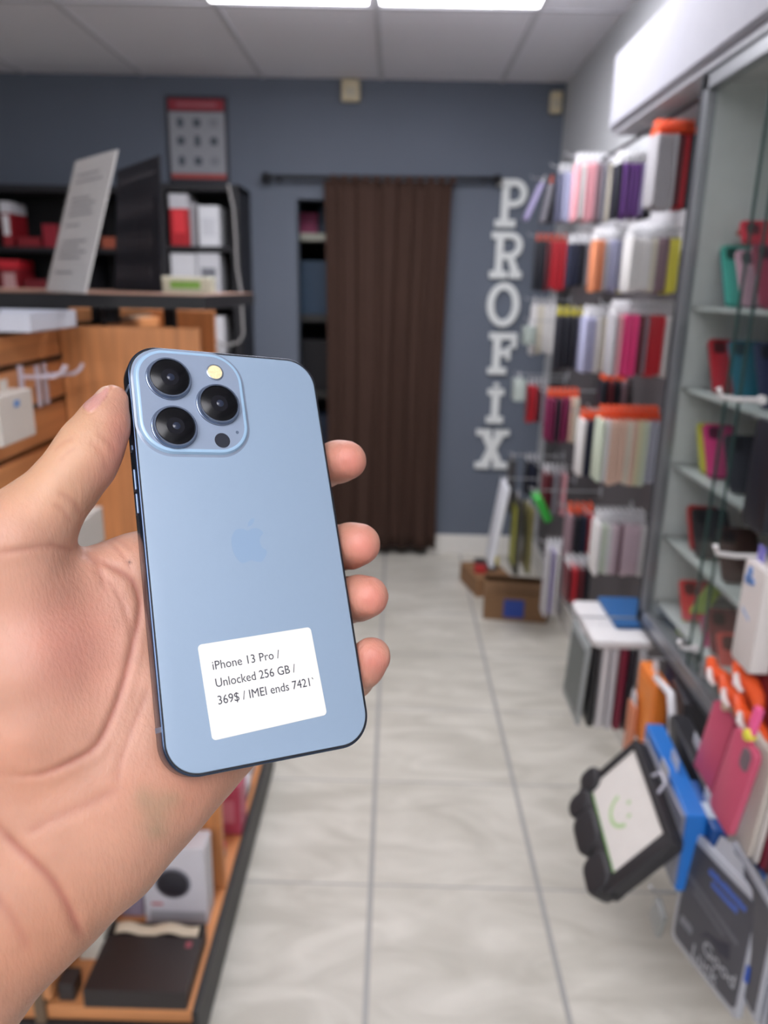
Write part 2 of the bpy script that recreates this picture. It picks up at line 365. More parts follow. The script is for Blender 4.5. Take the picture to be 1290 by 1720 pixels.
# white cable down the bookcase side
cp = [aty(*q) for q in ((383, 309, 3.97), (392, 350, 3.97), (396, 400, 3.97), (398, 450, 3.97), (405, 490, 3.96), (407, 530, 3.95), (409, 562, 3.94), (400, 576, 3.93), (380, 580, 3.92), (362, 574, 3.92), (350, 584, 3.92), (366, 590, 3.93), (372, 578, 3.94), (358, 566, 3.95))]
tag(MB().tube([tuple(p) for p in cp], .0055, 8).build('cable', mat((160, 158, 156), .5), smooth=True), 'white cable hanging down the side of the narrow black bookcase', 'cable')

# ---- store room shelving seen left of the curtain
sr = thing('storage_rack', 'pale storage rack glimpsed through the gap left of the curtain', 'rack', (-.35, 4.78, 0))
for x in (-.28, .3):
    for y in (-.12, .12): MB().box(x-.012, x+.012, y-.012, y+.012, 0, 1.8).build('post', mat((120, 120, 112), .5), sr, loc=(0, 0, 0))
for z in (1.8, 1.35, .9, .45): MB().box(-.3, .31, -.135, .135, z-.04, z, .003).build('shelf', mat((205, 205, 190) if z > 1.7 else (60, 60, 58), .5), sr, loc=(0, 0, 0))
for (x0, x1, z, h, c, l) in ((-.57, -.46, 1.801, .11, (170, 60, 110), 'magenta box on top of the storage rack'), (-.45, -.33, 1.801, .15, (50, 72, 100), 'navy box on top of the storage rack'),
                            (-.57, -.3, 1.351, .30, (52, 78, 104), 'blue bin on second shelf of the storage rack'), (-.56, -.3, .901, .3, (20, 20, 26), 'black box on third shelf of the storage rack'), (-.56, -.3, .451, .3, (38, 52, 74), 'dark blue bin low on the storage rack')):
    boxthing('storage_box', l, 'box', x0, x1, 4.67, 4.86, z, z+h, c, 'boxes in the store room')

# ------------------------------------------------------------------ left gondola
wd = wood((206, 138, 86)); wdh = wood((212, 144, 92), True); bkk = mat((38, 38, 40), .5)
gx = Vector((-.65, 1.70, 0))
gd = thing('display_gondola', 'orange wood slatwall display gondola with black kick strip on the left', 'display unit', gx)
def gp(name, m, x0, x1, y0, y1, z0, z1, bev=.0015, **k):
    return MB().box(x0-gx.x, x1-gx.x, y0-gx.y, y1-gx.y, z0, z1, bev).build(name, m, gd, loc=(0, 0, 0), **k)
zg = [1.42]
sw = MB()
edges = [.14, .32, .435, .56, .68, .80, .92, 1.04, 1.15, 1.222, 1.296, 1.374, 1.432]
for a, b in zip(edges[:-1], edges[1:]):
    sw.box(-.668-gx.x, -.65-gx.x, 1.18-gx.y, 1.511-gx.y, a+.0055, b-.0055, .002)
    sw.box(-.668-gx.x, -.65-gx.x, 1.529-gx.y, 2.17-gx.y, a+.0055, b-.0055, .002)
sw.build('slatwall', wdh, gd, loc=(0, 0, 0))
gp('core_panel', mat((112, 92, 72), .5), -.69, -.6685, 1.18, 2.17, .0, 1.432)
gp('divider', wd, -.649, -.379, 1.511, 1.529, .121, 1.4345)
gp('end_panel', wd, -.9, -.50, 2.171, 2.19, .121, 1.445)
bs = gp('base_shelf', wdh, -.95, -.375, 1.19, 2.17, .085, .12, .003)
gp('kick_strip', bkk, -.95, -.363, 1.178, 2.18, 0, .0845, .003)
gp('kick_lip', bkk, -.374, -.362, 1.18, 2.175, .085, .125, .002)
for x, y in ((-.575, 1.6), (-.5, 1.75), (-.66, 1.75)): gp('post', bk, x-.012, x+.012, y-.012, y+.012, 1.436 if y < 1.7 else 1.2, 1.4695)
# counter slab on top
sl = thing('counter_top', 'dark counter top with brown surface and black edge above the gondola', 'counter', (-.75, 1.7, 1.47))
a = MB(); a.prism([(-.75, 0), (.39, 0), (.39, .024), (-.75, .024)], -.2, .32); a.build('edge_band', mat((13, 13, 17), .45), sl, loc=(0, 0, 0))
MB().box(-.748, .388, -.198, .318, .0241, .0262, .0008).build('surface', mat((150, 112, 92), .3, n=.2, ns=6, spec=.8), sl, loc=(0, 0, 0))
ZT = 1.4965
# leaning white acrylic sheet
def quad_slab(name, m, P, th, parent, loc):
    """thin slab with the four corners P (tl, tr, br, bl)"""
    P = [Vector(p)-Vector(loc) for p in P]; n = (P[1]-P[0]).cross(P[3]-P[0]).normalized()*th
    b = MB(); A = [b.b.verts.new(p) for p in P]; B = [b.b.verts.new(p+n) for p in P]
    b.b.faces.new(A); b.b.faces.new(B[::-1])
    for i in range(4): b.b.faces.new((A[(i+1) % 4], A[i], B[i], B[(i+1) % 4]))
    return b.build(name, m, parent, loc=(0, 0, 0))
bl, br_ = aty(77, 488, 1.60), aty(143, 490, 1.42); bl[2] = br_[2] = ZT
tl, tr = aty(127, 271, 1.67), aty(197, 251, 1.49)
hs = thing('acrylic_sign_holder', 'white price sheet in a leaning clear acrylic stand on the counter top', 'sign holder', ((bl+br_)/2))
hl = tuple((bl+br_)/2)
quad_slab('sheet', mat((250, 246, 243), .5), (tl, tr, br_, bl), .002, hs, hl)
nn = np.cross(tr-tl, bl-tl); nn /= np.linalg.norm(nn)
cov = quad_slab('acrylic_cover', glass((250, 250, 250)), [p-nn*.002 for p in (tl, tr, br_, bl)], -.0015, hs, hl)
fb = [bl, br_, br_+np.array([-.05, -.04, 0]), bl+np.array([-.05, -.04, 0])]
quad_slab('foot', glass((245, 245, 245)), [p+np.array([0, 0, .001]) for p in fb], .002, hs, hl)
lt = MB()
def onq(P, u, v): return Vector(P[0]*(1-u)*(1-v)+P[1]*u*(1-v)+P[2]*u*v+P[3]*(1-u)*v)
for v, u1 in ((.12, .7), (.17, .8), (.30, .6), (.34, .75), (.38, .7), (.42, .75), (.5, .5), (.62, .75), (.66, .6), (.70, .8), (.74, .7), (.85, .6)):
    Q = (tl, tr, br_, bl); p = [onq(Q, .15, v), onq(Q, u1, v), onq(Q, u1, v+.012), onq(Q, .15, v+.012)]
    vs = [lt.b.verts.new(q-Vector(nn)*.0004-Vector(hl)) for q in p]; lt.b.faces.new(vs)
lt.build('printed_lines', mat((150, 146, 150), .6), hs, loc=(0, 0, 0))
# black menu board behind it
bl2, br2 = aty(192, 482, 1.95), aty(270, 483, 1.78); bl2[2] = br2[2] = ZT; tl2, tr2 = aty(196, 287, 1.99), aty(267, 260, 1.82)
ml = tuple((bl2+br2)/2)
mbd = thing('menu_board', 'black leaning board with faint grey lettering on the counter top', 'sign', ml)
quad_slab('board', mat((38, 38, 44), .35), (tl2, tr2, br2, bl2), .004, mbd, ml)
n2 = np.cross(tr2-tl2, bl2-tl2); n2 /= np.linalg.norm(n2); Q2 = (tl2, tr2, br2, bl2)
for v0, v1, cnt in ((.08, .13, 8), (.27, .42, 6), (.53, .68, 6), (.78, .92, 6)):
    lt = MB()
    for i in range(cnt):
        u = .1+.8*i/cnt
        for (ua, ub, va, vb) in ((u, u+.03, v0, v1), (u, u+.09, (v0+v1)/2, (v0+v1)/2+.012)):
            vs = [lt.b.verts.new(onq(Q2, a_, b_)-Vector(n2)*.0006-Vector(ml)) for a_, b_ in ((ua, va), (ub, va), (ub, vb), (ua, vb))]; lt.b.faces.new(vs)
    lt.build('chalk_line', mat((92, 92, 98), .7), mbd, loc=(0, 0, 0))
# small things on the counter top
def at_top(px, py, y, z): q = aty(px, py, y); return q[0]
boxthing('card_box', 'cream box with lime green end on the counter top right end', 'box', aty(272, 470, 1.75)[0], aty(350, 470, 1.75)[0], 1.75, 1.82, ZT, ZT+.035, (196, 198, 176), lid=((206, 210, 190), .7), front=(120, 170, 70))
# clear tray under the slab
tr_ = thing('acrylic_tray', 'clear white acrylic tray on the gondola top at the left edge', 'tray', (-.68, 1.36, 1.436))
cl = mat((205, 208, 218), .25)
MB().box(-.05, .09, -.09, .09, 0, .003, .001).build('bottom', cl, tr_, loc=(0, 0, 0))
for q in ((-.05, .09, -.093, -.09), (-.05, .09, .09, .093), (.087, .09, -.09, .09), (-.05, -.047, -.09, .09)): MB().box(q[0], q[1], q[2], q[3], 0, .03, .0005).build('wall_panel', cl, tr_, loc=(0, 0, 0))

# slatwall hooks and a white charger box hanging from one
def slat_hook(px, py, L, lab, label_to=None):
    c = atx(px, py, -.65)
    t = thing('slatwall_hook', lab, 'hook', (-.65, c[1], c[2]), group='hooks on the slatwall')
    pl = mat((205, 196, 206), .4)
    MB().box(.001, .006, -.006, .006, -.055, .02, .001).build('back_plate', pl, t, loc=(0, 0, 0))
    MB().tube([(.004, 0, 0), (L*.5, 0, 0), (L-.012, 0, .002), (L, 0, .01), (L+.006, 0, .02)], .0035, 8).build('rod', pl, t, loc=(0, 0, 0), smooth=True)
    return t
slat_hook(72, 628, .07, 'pale plastic slatwall hook nearest the divider')
slat_hook(32, 633, .075, 'pale plastic slatwall hook carrying the white box')
slat_hook(60, 632, .052, 'short pale plastic slatwall hook between the other two')
def hangbox(px0, py0, px1, py1, X, th, rgb, lab, dot=None):
    a, b = atx(px0, py0, X), atx(px1, py1, X)
    y0, y1 = min(a[1], b[1]), max(a[1], b[1]); z0, z1 = min(a[2], b[2]), max(a[2], b[2])
    t = thing('charger_box', lab, 'box', (X, (y0+y1)/2, z0))
    MB().box(-th, 0, -(y1-y0)/2, (y1-y0)/2, 0, z1-z0, .002).build('body', mat(rgb, .5), t, loc=(0, 0, 0))
    MB().box(-th/2-.001, -th/2+.001, -.012, .012, z1-z0, z1-z0+.02, .0005).build('hang_tab', mat(rgb, .5), t, loc=(0, 0, 0))
    if dot: MB().box(0, .001, -.008, .008, z1-z0-.022, z1-z0-.012).build('mark', mat(dot, .5), t, loc=(0, 0, 0))
    return t
q = atx(2, 755, -.60)
hangbox(6, 752, 53, 652, -.60, .035, (208, 200, 190), 'white boxed charger hanging on the slatwall left of the thumb', (90, 140, 200))
slat_hook(138, 842, .15, 'pale slatwall hook behind the gap between thumb and palm')
hangbox(128, 950, 172, 850, -.50, .03, (208, 204, 196), 'white box behind the gap between thumb and palm')

# things on the base shelf
bb_ = thing('open_box', 'black shallow box with cream paper inside on the low shelf', 'box', (-.487, 1.265, .1205))
dk = mat((46, 40, 40), .4)
MB().box(-.105, .103, -.078, .06, 0, .045, .002).build('tray_body', dk, bb_, loc=(0, 0, 0))
for q in ((-.105, .103, .085, .09), (-.105, -.1, .06, .085), (.098, .103, .06, .085)): MB().box(*q, 0, .05, .001).build('rim', dk, bb_, loc=(0, 0, 0))
pp = MB()
G = [[pp.b.verts.new((-.09+.18*i/16, .062+.02*j/3, .045+.006*math.sin(i*.75)+.003*j)) for j in range(4)] for i in range(17)]
for i in range(16):
    for j in range(3): pp.b.faces.new((G[i][j], G[i+1][j], G[i+1][j+1], G[i][j+1]))
po = pp.build('paper_insert', mat((206, 190, 166), .6), bb_, loc=(0, 0, 0), smooth=True); s_ = po.modifiers.new('s', 'SOLIDIFY'); s_.thickness = .002
MB().box(.072, .084, .03, .045, .045, .0462).build('emblem', mat((150, 70, 80), .5), bb_, loc=(0, 0, 0))
sp = thing('speaker_box', 'white boxed speaker with round black grille standing on the low shelf', 'box', (-.463, 1.405, .1205))
MB().box(-.072, .070, -.002, .06, 0, .205, .002).build('carton', mat((208, 206, 212), .45), sp, loc=(0, 0, 0))
MB().lathe_y([(.035, -.0025), (.035, -.006), (.031, -.008), (.001, -.0085)], -.004, .112).build('grille', mat((46, 45, 52), .4), sp, loc=(0, 0, 0), smooth=True)
MB().lathe_y([(.040, -.0022), (.040, -.004), (.034, -.0045)], -.004, .112).build('ring', mat((120, 120, 130), .4), sp, loc=(0, 0, 0))
MB().box(-.06, .066, -.0035, -.0022, .004, .036).build('bottom_band', mat((160, 160, 166), .4), sp, loc=(0, 0, 0))
MB().box(-.055, -.03, -.0035, -.0022, .052, .058).build('print', mat((190, 90, 100), .4), sp, loc=(0, 0, 0))
boxthing('gift_box', 'small white box beside the black open box', 'box', -.645, -.590, 1.30, 1.37, .1205, .195, (214, 212, 200))
boxthing('plug_box', 'small black box at the front left of the low shelf', 'box', -.648, -.615, 1.2, 1.24, .1205, .165, (50, 44, 44))
boxthing('cable_box', 'slim lilac grey box behind the black open box', 'box', -.60, -.545, 1.42, 1.46, .1205, .22, (150, 140, 160))
o_ = boxthing('pouch_box', 'pink box leaning in the bay beyond the wood divider', 'box', -.47, -.375, 1.70, 1.78, .1205, .27, (196, 84, 112), front=(220, 140, 160))
boxthing('pouch_box', 'white box behind the pink box beyond the divider', 'box', -.46, -.39, 1.95, 2.05, .1205, .33, (214, 212, 214))
boxthing('pouch_box', 'small pale box in front of the pink box beyond the divider', 'box', -.46, -.40, 1.58, 1.63, .1205, .16, (170, 150, 160), lid=((200, 60, 90), .6))
boxthing('cable_box', 'dark blue flat box on the floor end of the gondola', 'box', -.45, -.385, 1.83, 1.9, .1205, .17, (60, 74, 100), lid=((214, 214, 220), .5))

# ------------------------------------------------------------------ right wall: light box, display panels, hooks
lb = thing('light_box', 'long white fascia box on the right wall above the packs', 'light box', (.72, 1.5, 1.96))
wf_ = mat((160, 160, 169), .7)
MB().box(-.10, .109, -2.2, 1.02, 0.012, .215, .008).build('housing', wf_, lb, loc=(0, 0, 0))
MB().box(-.09, .109, -2.2, 1.0, 0, .0115).build('recess', mat((170, 170, 176), .5), lb, loc=(0, 0, 0))
MB().box(-.104, -.1005, -2.18, .985, .02, .205, .002).build('front_cover', mat((160, 160, 169), .7), lb, loc=(0, 0, 0))
tag(MB().box(.805, .829, 1.79, 4.02, .18, 1.62, .002).build('pegboard', mat((78, 74, 76), .6)), 'tall dark grey pegboard fixed to the right wall behind the packs', 'pegboard')
tag(MB().box(.812, .829, 1.79, 3.6, 1.63, 1.955, .002).build('backing_board', mat((196, 196, 200), .6)), 'pale backing board behind the top row of packs', 'board')
tag(MB().tube([(.69, 1.8, 1.947), (.69, 3.5, 1.947)], .006, 8).build('hook_rail', mat((90, 90, 96), .4, .5)), 'thin grey metal rail running under the white fascia box', 'rail')
hkm = mat((180, 182, 186), .35, .6)
HOOKS = []
def hook(X, y, z, lab):
    t = thing('display_hook', lab, 'hook', (.805, y, z), group='metal hooks on the right wall')
    L = .805-X
    MB().box(-.004, -.0003, -.012, .012, -.02, .02, .001).build('back_plate', hkm, t, loc=(0, 0, 0))
    MB().tube([(0, 0, 0), (-L, 0, 0), (-L-.008, 0, .004), (-L-.012, 0, .014)], .0025, 6).build('rod', hkm, t, loc=(0, 0, 0), smooth=True)
    return t
BODY = {}; 
def pack(name, X, y, z, w, h, th, rgb, hdr, label, grp, tilt=0, face=None):
    """hanging retail pack facing the aisle; z is the hook height"""
    t = thing(name, label, 'phone case', (X, y, z), (0, 0, -PI/2), group=grp)
    if tilt: t.rotation_euler = (tilt, 0, -PI/2)
    kb = (name, round(w, 3), round(h, 3), round(th, 4), rgb)
    if kb not in BODY:
        b = MB(); rslab(b, w, h, min(.012, w*.2), -th/2, th/2, min(.003, th*.4), 0, -.022-h/2, 4, 2)
        o = b.build('case_body', mat(rgb, .4, n=.05), t, loc=(0, 0, 0), smooth=True); BODY[kb] = o.data
    else:
        o = bpy.data.objects.new('case_body', BODY[kb]); COL.objects.link(o); o.parent = t
    kh = ('h', round(w, 3), hdr)
    if kh not in BODY:
        b = MB(); ht = .0012
        b.prism([(-w*.44, -.03), (w*.44, -.03), (w*.44, -.008), (.022, .0), (.022, .012), (-.022, .012), (-.022, .0), (-w*.44, -.008)], -ht, ht)
        o = b.build('hang_card', mat(hdr, .5), t, loc=(0, 0, 0)); BODY[kh] = o.data
    else:
        o = bpy.data.objects.new('hang_card', BODY[kh]); COL.objects.link(o); o.parent = t
    return t
WH, CR, GY, LG = (218, 216, 214), (206, 200, 184), (128, 126, 134), (176, 174, 178)
BKc, NV, PUR, LAV, LIL = (32, 33, 42), (38, 42, 62), (112, 72, 142), (170, 172, 200), (158, 150, 188)
PK, HP, RD, DR, MA, YE, ORc, SL, MV = (224, 160, 168), (226, 62, 128), (190, 40, 52), (96, 36, 44), (120, 34, 74), (226, 218, 84), (212, 134, 96), (92, 94, 116), (136, 112, 120)
OT, YT, WT = (232, 88, 44), (206, 194, 60), (222, 222, 224)
CN = {WH: 'white', CR: 'cream', GY: 'grey', LG: 'clear grey', BKc: 'black', NV: 'navy', PUR: 'purple', LAV: 'lavender', LIL: 'lilac', PK: 'pale pink', HP: 'hot pink', RD: 'red', DR: 'dark red', MA: 'maroon', YE: 'yellow', ORc: 'orange', SL: 'slate blue', MV: 'mauve',
      (196, 206, 186): 'mint', (216, 184, 164): 'peach', (212, 208, 172): 'pale yellow', (176, 178, 190): 'pale blue grey', (206, 184, 192): 'pale rose'}
MT, PE, PY, PB, PR = (196, 206, 186), (216, 184, 164), (212, 208, 172), (176, 178, 190), (206, 184, 192)
RN = ['top', 'second', 'third', 'fourth', 'fifth', 'lowest']
HN = {OT: 'orange', YT: 'yellow', WT: 'white'}
# row, Y, left px, right px, top px, bottom px, colours from hook tip to wall, hang card colour
STK = [
 (0, 2.08, 1098, 1166, 222, 350, [LG, LG, LG, LG, DR, RD, BKc], OT, 'nearest the glass cabinet'),
 (0, 2.42, 1036, 1100, 272, 366, [BKc, PUR, PUR, PUR, PUR, LIL, BKc, NV], WT, 'second column from the cabinet'),
 (0, 2.85, 966, 1036, 272, 372, [PK, WH, PK, PK, MV, GY, CR, CR], WT, 'middle column'),
 (0, 3.3, 938, 968, 288, 372, [SL, LAV, LAV, WH], WT, 'fourth column from the cabinet'),
 (1, 2.08, 1056, 1142, 398, 492, [WH, WH, WH, WH, CR, MV, MV, YE, YE], WT, 'nearest the glass cabinet'),
 (1, 2.45, 998, 1056, 402, 490, [ORc, ORc, LG, LAV, LAV, SL, YT], WT, 'second column from the cabinet'),
 (1, 3.0, 956, 1000, 408, 482, [NV, NV, BKc, GY, GY], WT, 'middle column'),
 (1, 3.7, 898, 952, 404, 488, [BKc, BKc, DR, RD, RD, RD], OT, 'column next to the blue wall'),
 (2, 2.08, 1028, 1132, 528, 634, [LG, PK, HP, HP, HP, DR, MV, RD, RD, RD, WH, WH], WT, 'nearest the glass cabinet'),
 (2, 2.48, 980, 1030, 532, 626, [LAV, LAV, WH, CR, GY], WT, 'second column from the cabinet'),
 (2, 3.0, 934, 980, 530, 622, [BKc, BKc, BKc, SL], YT, 'middle column'),
 (2, 3.7, 892, 934, 512, 596, [WH, CR, WH, WH], WT, 'column next to the blue wall'),
 (3, 2.08, 1006, 1106, 706, 816, [MT, WH, PE, PE, PE, CR, PE, PY, MT, PB, PB], OT, 'nearest the glass cabinet'),
 (3, 2.42, 974, 1004, 706, 800, [WH, NV, BKc], OT, 'second column from the cabinet'),
 (3, 2.95, 918, 972, 668, 744, [MA, MA, BKc, MA, MA, PE, CR], OT, 'middle column'),
 (3, 3.65, 886, 916, 648, 712, [RD, RD, DR, GY], WT, 'column next to the blue wall'),
 (4, 2.08, 1000, 1084, 882, 968, [WH, MT, WH, PR, MV, PR, PR, PR, WH], WT, 'nearest the glass cabinet'),
 (4, 2.48, 952, 998, 866, 950, [MV, BKc, NV, RD], OT, 'second column from the cabinet'),
 (4, 3.0, 912, 952, 796, 866, [DR, DR, GY, MV, PK], WT, 'middle column'),
 (4, 3.7, 882, 906, 776, 834, [BKc, NV, BKc], WT, 'column next to the blue wall'),
 (3, 2.65, 1010, 1100, 640, 690, [BKc, DR, BKc, MV], OT, 'spare packs column'),
 (5, 2.75, 916, 946, 925, 1036, [LG, LIL, WH, GY], WT, 'middle column'),
 (5, 2.4, 950, 992, 955, 1016, [DR, RD, DR, BKc], WT, 'second column from the cabinet'),
]
ORD = ['hook tip first', 'second from tip', 'third from tip', 'fourth from tip', 'fifth from tip', 'sixth from tip']
NUMW = ['', 'one', 'two', 'three', 'four', 'five', 'six']
WN = {'nearest the glass cabinet': 'hook beside the cabinet', 'second column from the cabinet': 'second hook from cabinet', 'middle column': 'middle hook', 'fourth column from the cabinet': 'fourth hook from cabinet', 'column next to the blue wall': 'hook by blue wall', 'spare packs column': 'hook behind the pastel packs'}
SHORT = {(s[0], s[8]): '%s row, %s' % (RN[s[0]], WN[s[8]]) for s in STK}
for (row, Y, pl, pr, pt0, pb0, cols, hd_, where) in STK:
    yc = Y; pm = (pl+pr)/2
    XL_, XR_ = aty(pl, (pt0+pb0)/2, Y-.04)[0], aty(pr, (pt0+pb0)/2, Y-.04)[0]
    XR_ = min(XR_, .79)
    zt, zb = aty(pm, pt0, Y-.04)[2], aty(pm, pb0, Y-.04)[2]
    h = max(.10, zt-zb); n = len(cols); st = (XR_-XL_)/n; zh = zt+.022
    hook(XL_-.02, yc, zh, 'metal hook of the %s row, %s' % (RN[row], where))
    seen = {}
    for i, c in enumerate(cols):
        ti = random.uniform(-.012, .012); cn_ = CN.get(c, 'olive'); seen[cn_] = seen.get(cn_, 0)+1
        tot = sum(1 for q in cols if CN.get(q, 'olive') == cn_)
        od = ('' if tot == 1 else ORD[seen[cn_]-1]+' of ')
        lab = ('%s%s phone case, %s' if tot == 1 else '%s'+str(NUMW[tot])+' %s phone cases, %s') % (od, cn_, SHORT[(row, where)])
        pack('phone_case', XL_+st*(i+.5), yc+random.uniform(-.003, .003), zh-.0005, .082, h*random.choice((.97, 1, 1.02)), st*.66, c, hd_, lab, 'phone case packs hanging on the right wall')
# tilted lilac cases at the far top
for i, (px, c, l) in enumerate(((905, LIL, 'lilac'), (918, GY, 'grey'), (930, BKc, 'black'))):
    p = aty(px+8, 300, 3.72)
    t = pack('phone_case', p[0], 3.72, p[2], .082, .17, .02, c, OT if i else WT, '%s phone case swinging out at the far end of the top row' % l, 'phone case packs hanging on the right wall', tilt=0)
    t.rotation_euler = (.0, math.radians(0), -PI/2); t.rotation_euler.rotate_axis('X', -math.radians(22 if i == 0 else 9))
hook(aty(900, 300, 3.72)[0]-.01, 3.72, aty(913, 300, 3.72)[2], 'metal hook of the top row, column next to the blue wall')

# ---- larger packs facing the aisle
def facepack(name, X, pts, th, rgb, label, cat='accessory pack', border=None, r=.006, hdr=None, roll=0, grp=None, w=None, h=None, lean=0, parts=None, mirror=1):
    """pack facing -X; pts = (px,py) of its centre, w along y, h up"""
    c = atx(pts[0], pts[1], X)
    t = thing(name, label, cat, tuple(c), group=grp)
    Mx = Matrix.Rotation(-PI/2, 4, 'Z') @ Matrix.Rotation(roll, 4, 'Y') @ Matrix.Rotation(lean, 4, 'X')
    t.matrix_world = Matrix.Translation(Vector(c)) @ Mx
    b = MB(); rslab(b, w, h, r, -th/2, th/2, min(.002, th*.4), 0, 0, 5, 2)
    b.build('body', mat(rgb, .4), t, loc=(0, 0, 0), smooth=True)
    if border:
        b = MB(); rslab(b, w*border[1], h*border[2], r, -th/2-.0012, -th/2+.001, .0004, 0, border[3] if len(border) > 3 else 0, 4, 1); b.build('insert', mat(border[0], .35), t, loc=(0, 0, 0))
    if hdr:
        b = MB(); b.prism([(-.035, h/2-.004), (.035, h/2-.004), (.028, h/2+.028), (-.028, h/2+.028)], -.001, .001); b.build('hang_tab', mat(hdr, .4), t, loc=(0, 0, 0))
    return t
# tablet screen protector pack, bottom right
c = Cp+(np.array([.425, .80, .753])-Cp)*1.25
gk = thing('screen_protector_pack', 'clear bordered grey pack with blue printing and Good Luck lettering, bottom right', 'accessory pack', tuple(c))
Mx = Matrix(((.27, -.96*-1*0, 0, 0),)*1 + ((0, 1, 0, 0), (0, 0, 1, 0), (0, 0, 0, 1)))
ax = Vector((.24, -.965, .05)).normalized(); inn = Vector((.965, .25, -.07)).normalized(); upv = ax.cross(inn).normalized(); inn = upv.cross(ax)
gk.matrix_world = Matrix(((ax.x, inn.x, upv.x, c[0]), (ax.y, inn.y, upv.y, c[1]), (ax.z, inn.z, upv.z, c[2]), (0, 0, 0, 1)))
gw, gh = .175, .214
b = MB(); rslab(b, gw, gh, .01, -.004, .004, .0015, 0, 0, 6, 2); b.build('clear_border', mat((176, 178, 186), .25), gk, loc=(0, 0, 0), smooth=True)
b = MB(); rslab(b, gw*.90, gh*.88, .012, -.0052, -.0035, .0004, 0, -.002, 6, 1); b.build('insert', mat((72, 72, 80), .35, n=.1), gk, loc=(0, 0, 0))
b = MB(); b.prism([(-.03, gh/2-.002), (.04, gh/2-.002), (.034, gh/2+.02), (.012, gh/2+.024), (.004, gh/2+.034), (-.02, gh/2+.03)], -.001, .001); b.build('hang_tab', mat((186, 188, 196), .25), gk, loc=(0, 0, 0))
wt = mat((186, 188, 194), .5); bt = mat((72, 104, 190), .5)
text('lettering', 'Good', .034, wt, gk, (-.008, -.0057, -.064)); text('lettering', 'Luck', .034, wt, gk, (-.030, -.0057, -.092))
for k, (x0, x1, z) in enumerate(((-.025, .06, .066), (-.015, .045, .050))):
    text('blue_print', ('SCREEN GUARD', 'TABLET')[k][:0] or ' ', .012, bt, gk, (x0, -.0054, z)) if 0 else None
    m_ = MB()
    xx = x0
    while xx < x1:
        wv = random.uniform(.004, .007); m_.box(xx, xx+wv-.0012, -.0056, -.0053, z, z+random.uniform(.008, .011)); xx += wv
    m_.build('blue_print', bt, gk, loc=(0, 0, 0))
m_ = MB(); m_.prism([(-.07, .035), (.06, .012), (.06, .004), (-.07, .024)], -.0056, -.0053); m_.prism([(-.05, .018), (.03, .0), (.03, -.006), (-.05, .008)], -.0057, -.0053); m_.build('grey_print', mat((98, 98, 106), .4), gk, loc=(0, 0, 0))
m_ = MB()
for i in range(5): m_.prism(ell(.009, .016, -.065+.006*i, -.055+.002*(i % 2), 10), -.0057-.00005*i, -.0053)
m_.build('small_emblem', mat((130, 132, 140), .4), gk, loc=(0, 0, 0))
m_ = MB(); m_.prism([(.02, -.02), (.045, -.004), (.05, -.03), (.03, -.038), (.0, -.03), (-.02, -.05), (-.006, -.028)], -.0057, -.0053); m_.build('dark_figure_print', mat((46, 46, 62), .4), gk, loc=(0, 0, 0))
for s, z in ((-1, .062), (1, -.02)): MB().box(s*gw/2-.004, s*gw/2+.004, -.0053, .0053, z-.014, z+.014, .001).build('blue_clip', mat((40, 80, 170), .4), gk, loc=(0, 0, 0))
for i in range(4):
    facepack('screen_protector_pack', c[0]+.022+.012*i, (1252+9*i, 1560+10*i), .006, (170-12*i, 172-12*i, 180-12*i), 'clear bordered pack hanging behind the Good Luck pack, %s one back' % ('first', 'second', 'third', 'fourth')[i], w=.15, h=.2, border=((60, 60, 70) if i % 2 == 0 else (44, 82, 160), .9, .9), grp='flat packs behind the Good Luck pack')

# bulky black tablet case with white card
c = Cp+(np.array([.358, .972, .785])-Cp)*1.2
ax = Vector((-.02, -.96, -.17)).normalized(); inn = Vector((.83, .11, -.54)).normalized(); upv = ax.cross(inn).normalized(); inn = upv.cross(ax).normalized()
kc = thing('tablet_case', 'bulky black bumper tablet case with white card and green smile', 'tablet case', tuple(c))
kc.matrix_world = Matrix(((ax.x, inn.x, upv.x, c[0]), (ax.y, inn.y, upv.y, c[1]), (ax.z, inn.z, upv.z, c[2]), (0, 0, 0, 1)))
w, h = .192, .12
b = MB(); rslab(b, w, h, .006, -.003, .004, .001, 0, 0, 5, 1); b.build('white_card', mat((224, 220, 214), .5), kc, loc=(0, 0, 0))
b = MB(); b.box(-w/2+.004, w/2, -.0032, .0035, -h/2-.0032, -h/2-.0002, .0005); b.build('green_edge', mat((96, 150, 60), .5), kc, loc=(0, 0, 0))
b = MB(); fm = mat((44, 43, 46), .6, bump=.1)
b.box(-w/2-.012, -w/2-.0005, -.010, .022, -h/2-.006, h/2+.010, .004); b.box(w/2+.0005, w/2+.03, -.010, .022, -h/2-.026, h/2+.012, .008)
b.box(-w/2-.012, w/2+.02, -.010, .022, h/2+.0005, h/2+.014, .004); b.box(-w/2-.012, w/2+.03, -.010, .022, -h/2-.030, -h/2-.004, .006)
b.box(-w/2-.01, w/2+.02, .0045, .02, -h/2-.02, h/2+.01, .004)
b.build('bumper', fm, kc, loc=(0, 0, 0), smooth=True)
for (cx_, wz, n_) in ((-.075, .05, 0), (-.01, .085, 1), (.078, .075, 2)):
    b = MB(); rslab(b, wz, .06, .024, -.014, .026, .008, cx_, -h/2-.032, 8, 3); b.build('grip_lobe', fm, kc, loc=(0, 0, 0), smooth=True)
b = MB(); rslab(b, .05, .05, .02, -.012, .024, .008, -w/2-.012, -h/2+.004, 8, 3); b.build('grip_lobe', fm, kc, loc=(0, 0, 0), smooth=True)
gm = mat((176, 206, 148), .5); b = MB()
for q in ringq(0, -.004, .034, .034, .007, .007, PI*1.02, PI*1.95, 16): b.prism(q, -.0036, -.0029)
b.build('smile_print', gm, kc, loc=(0, 0, 0))
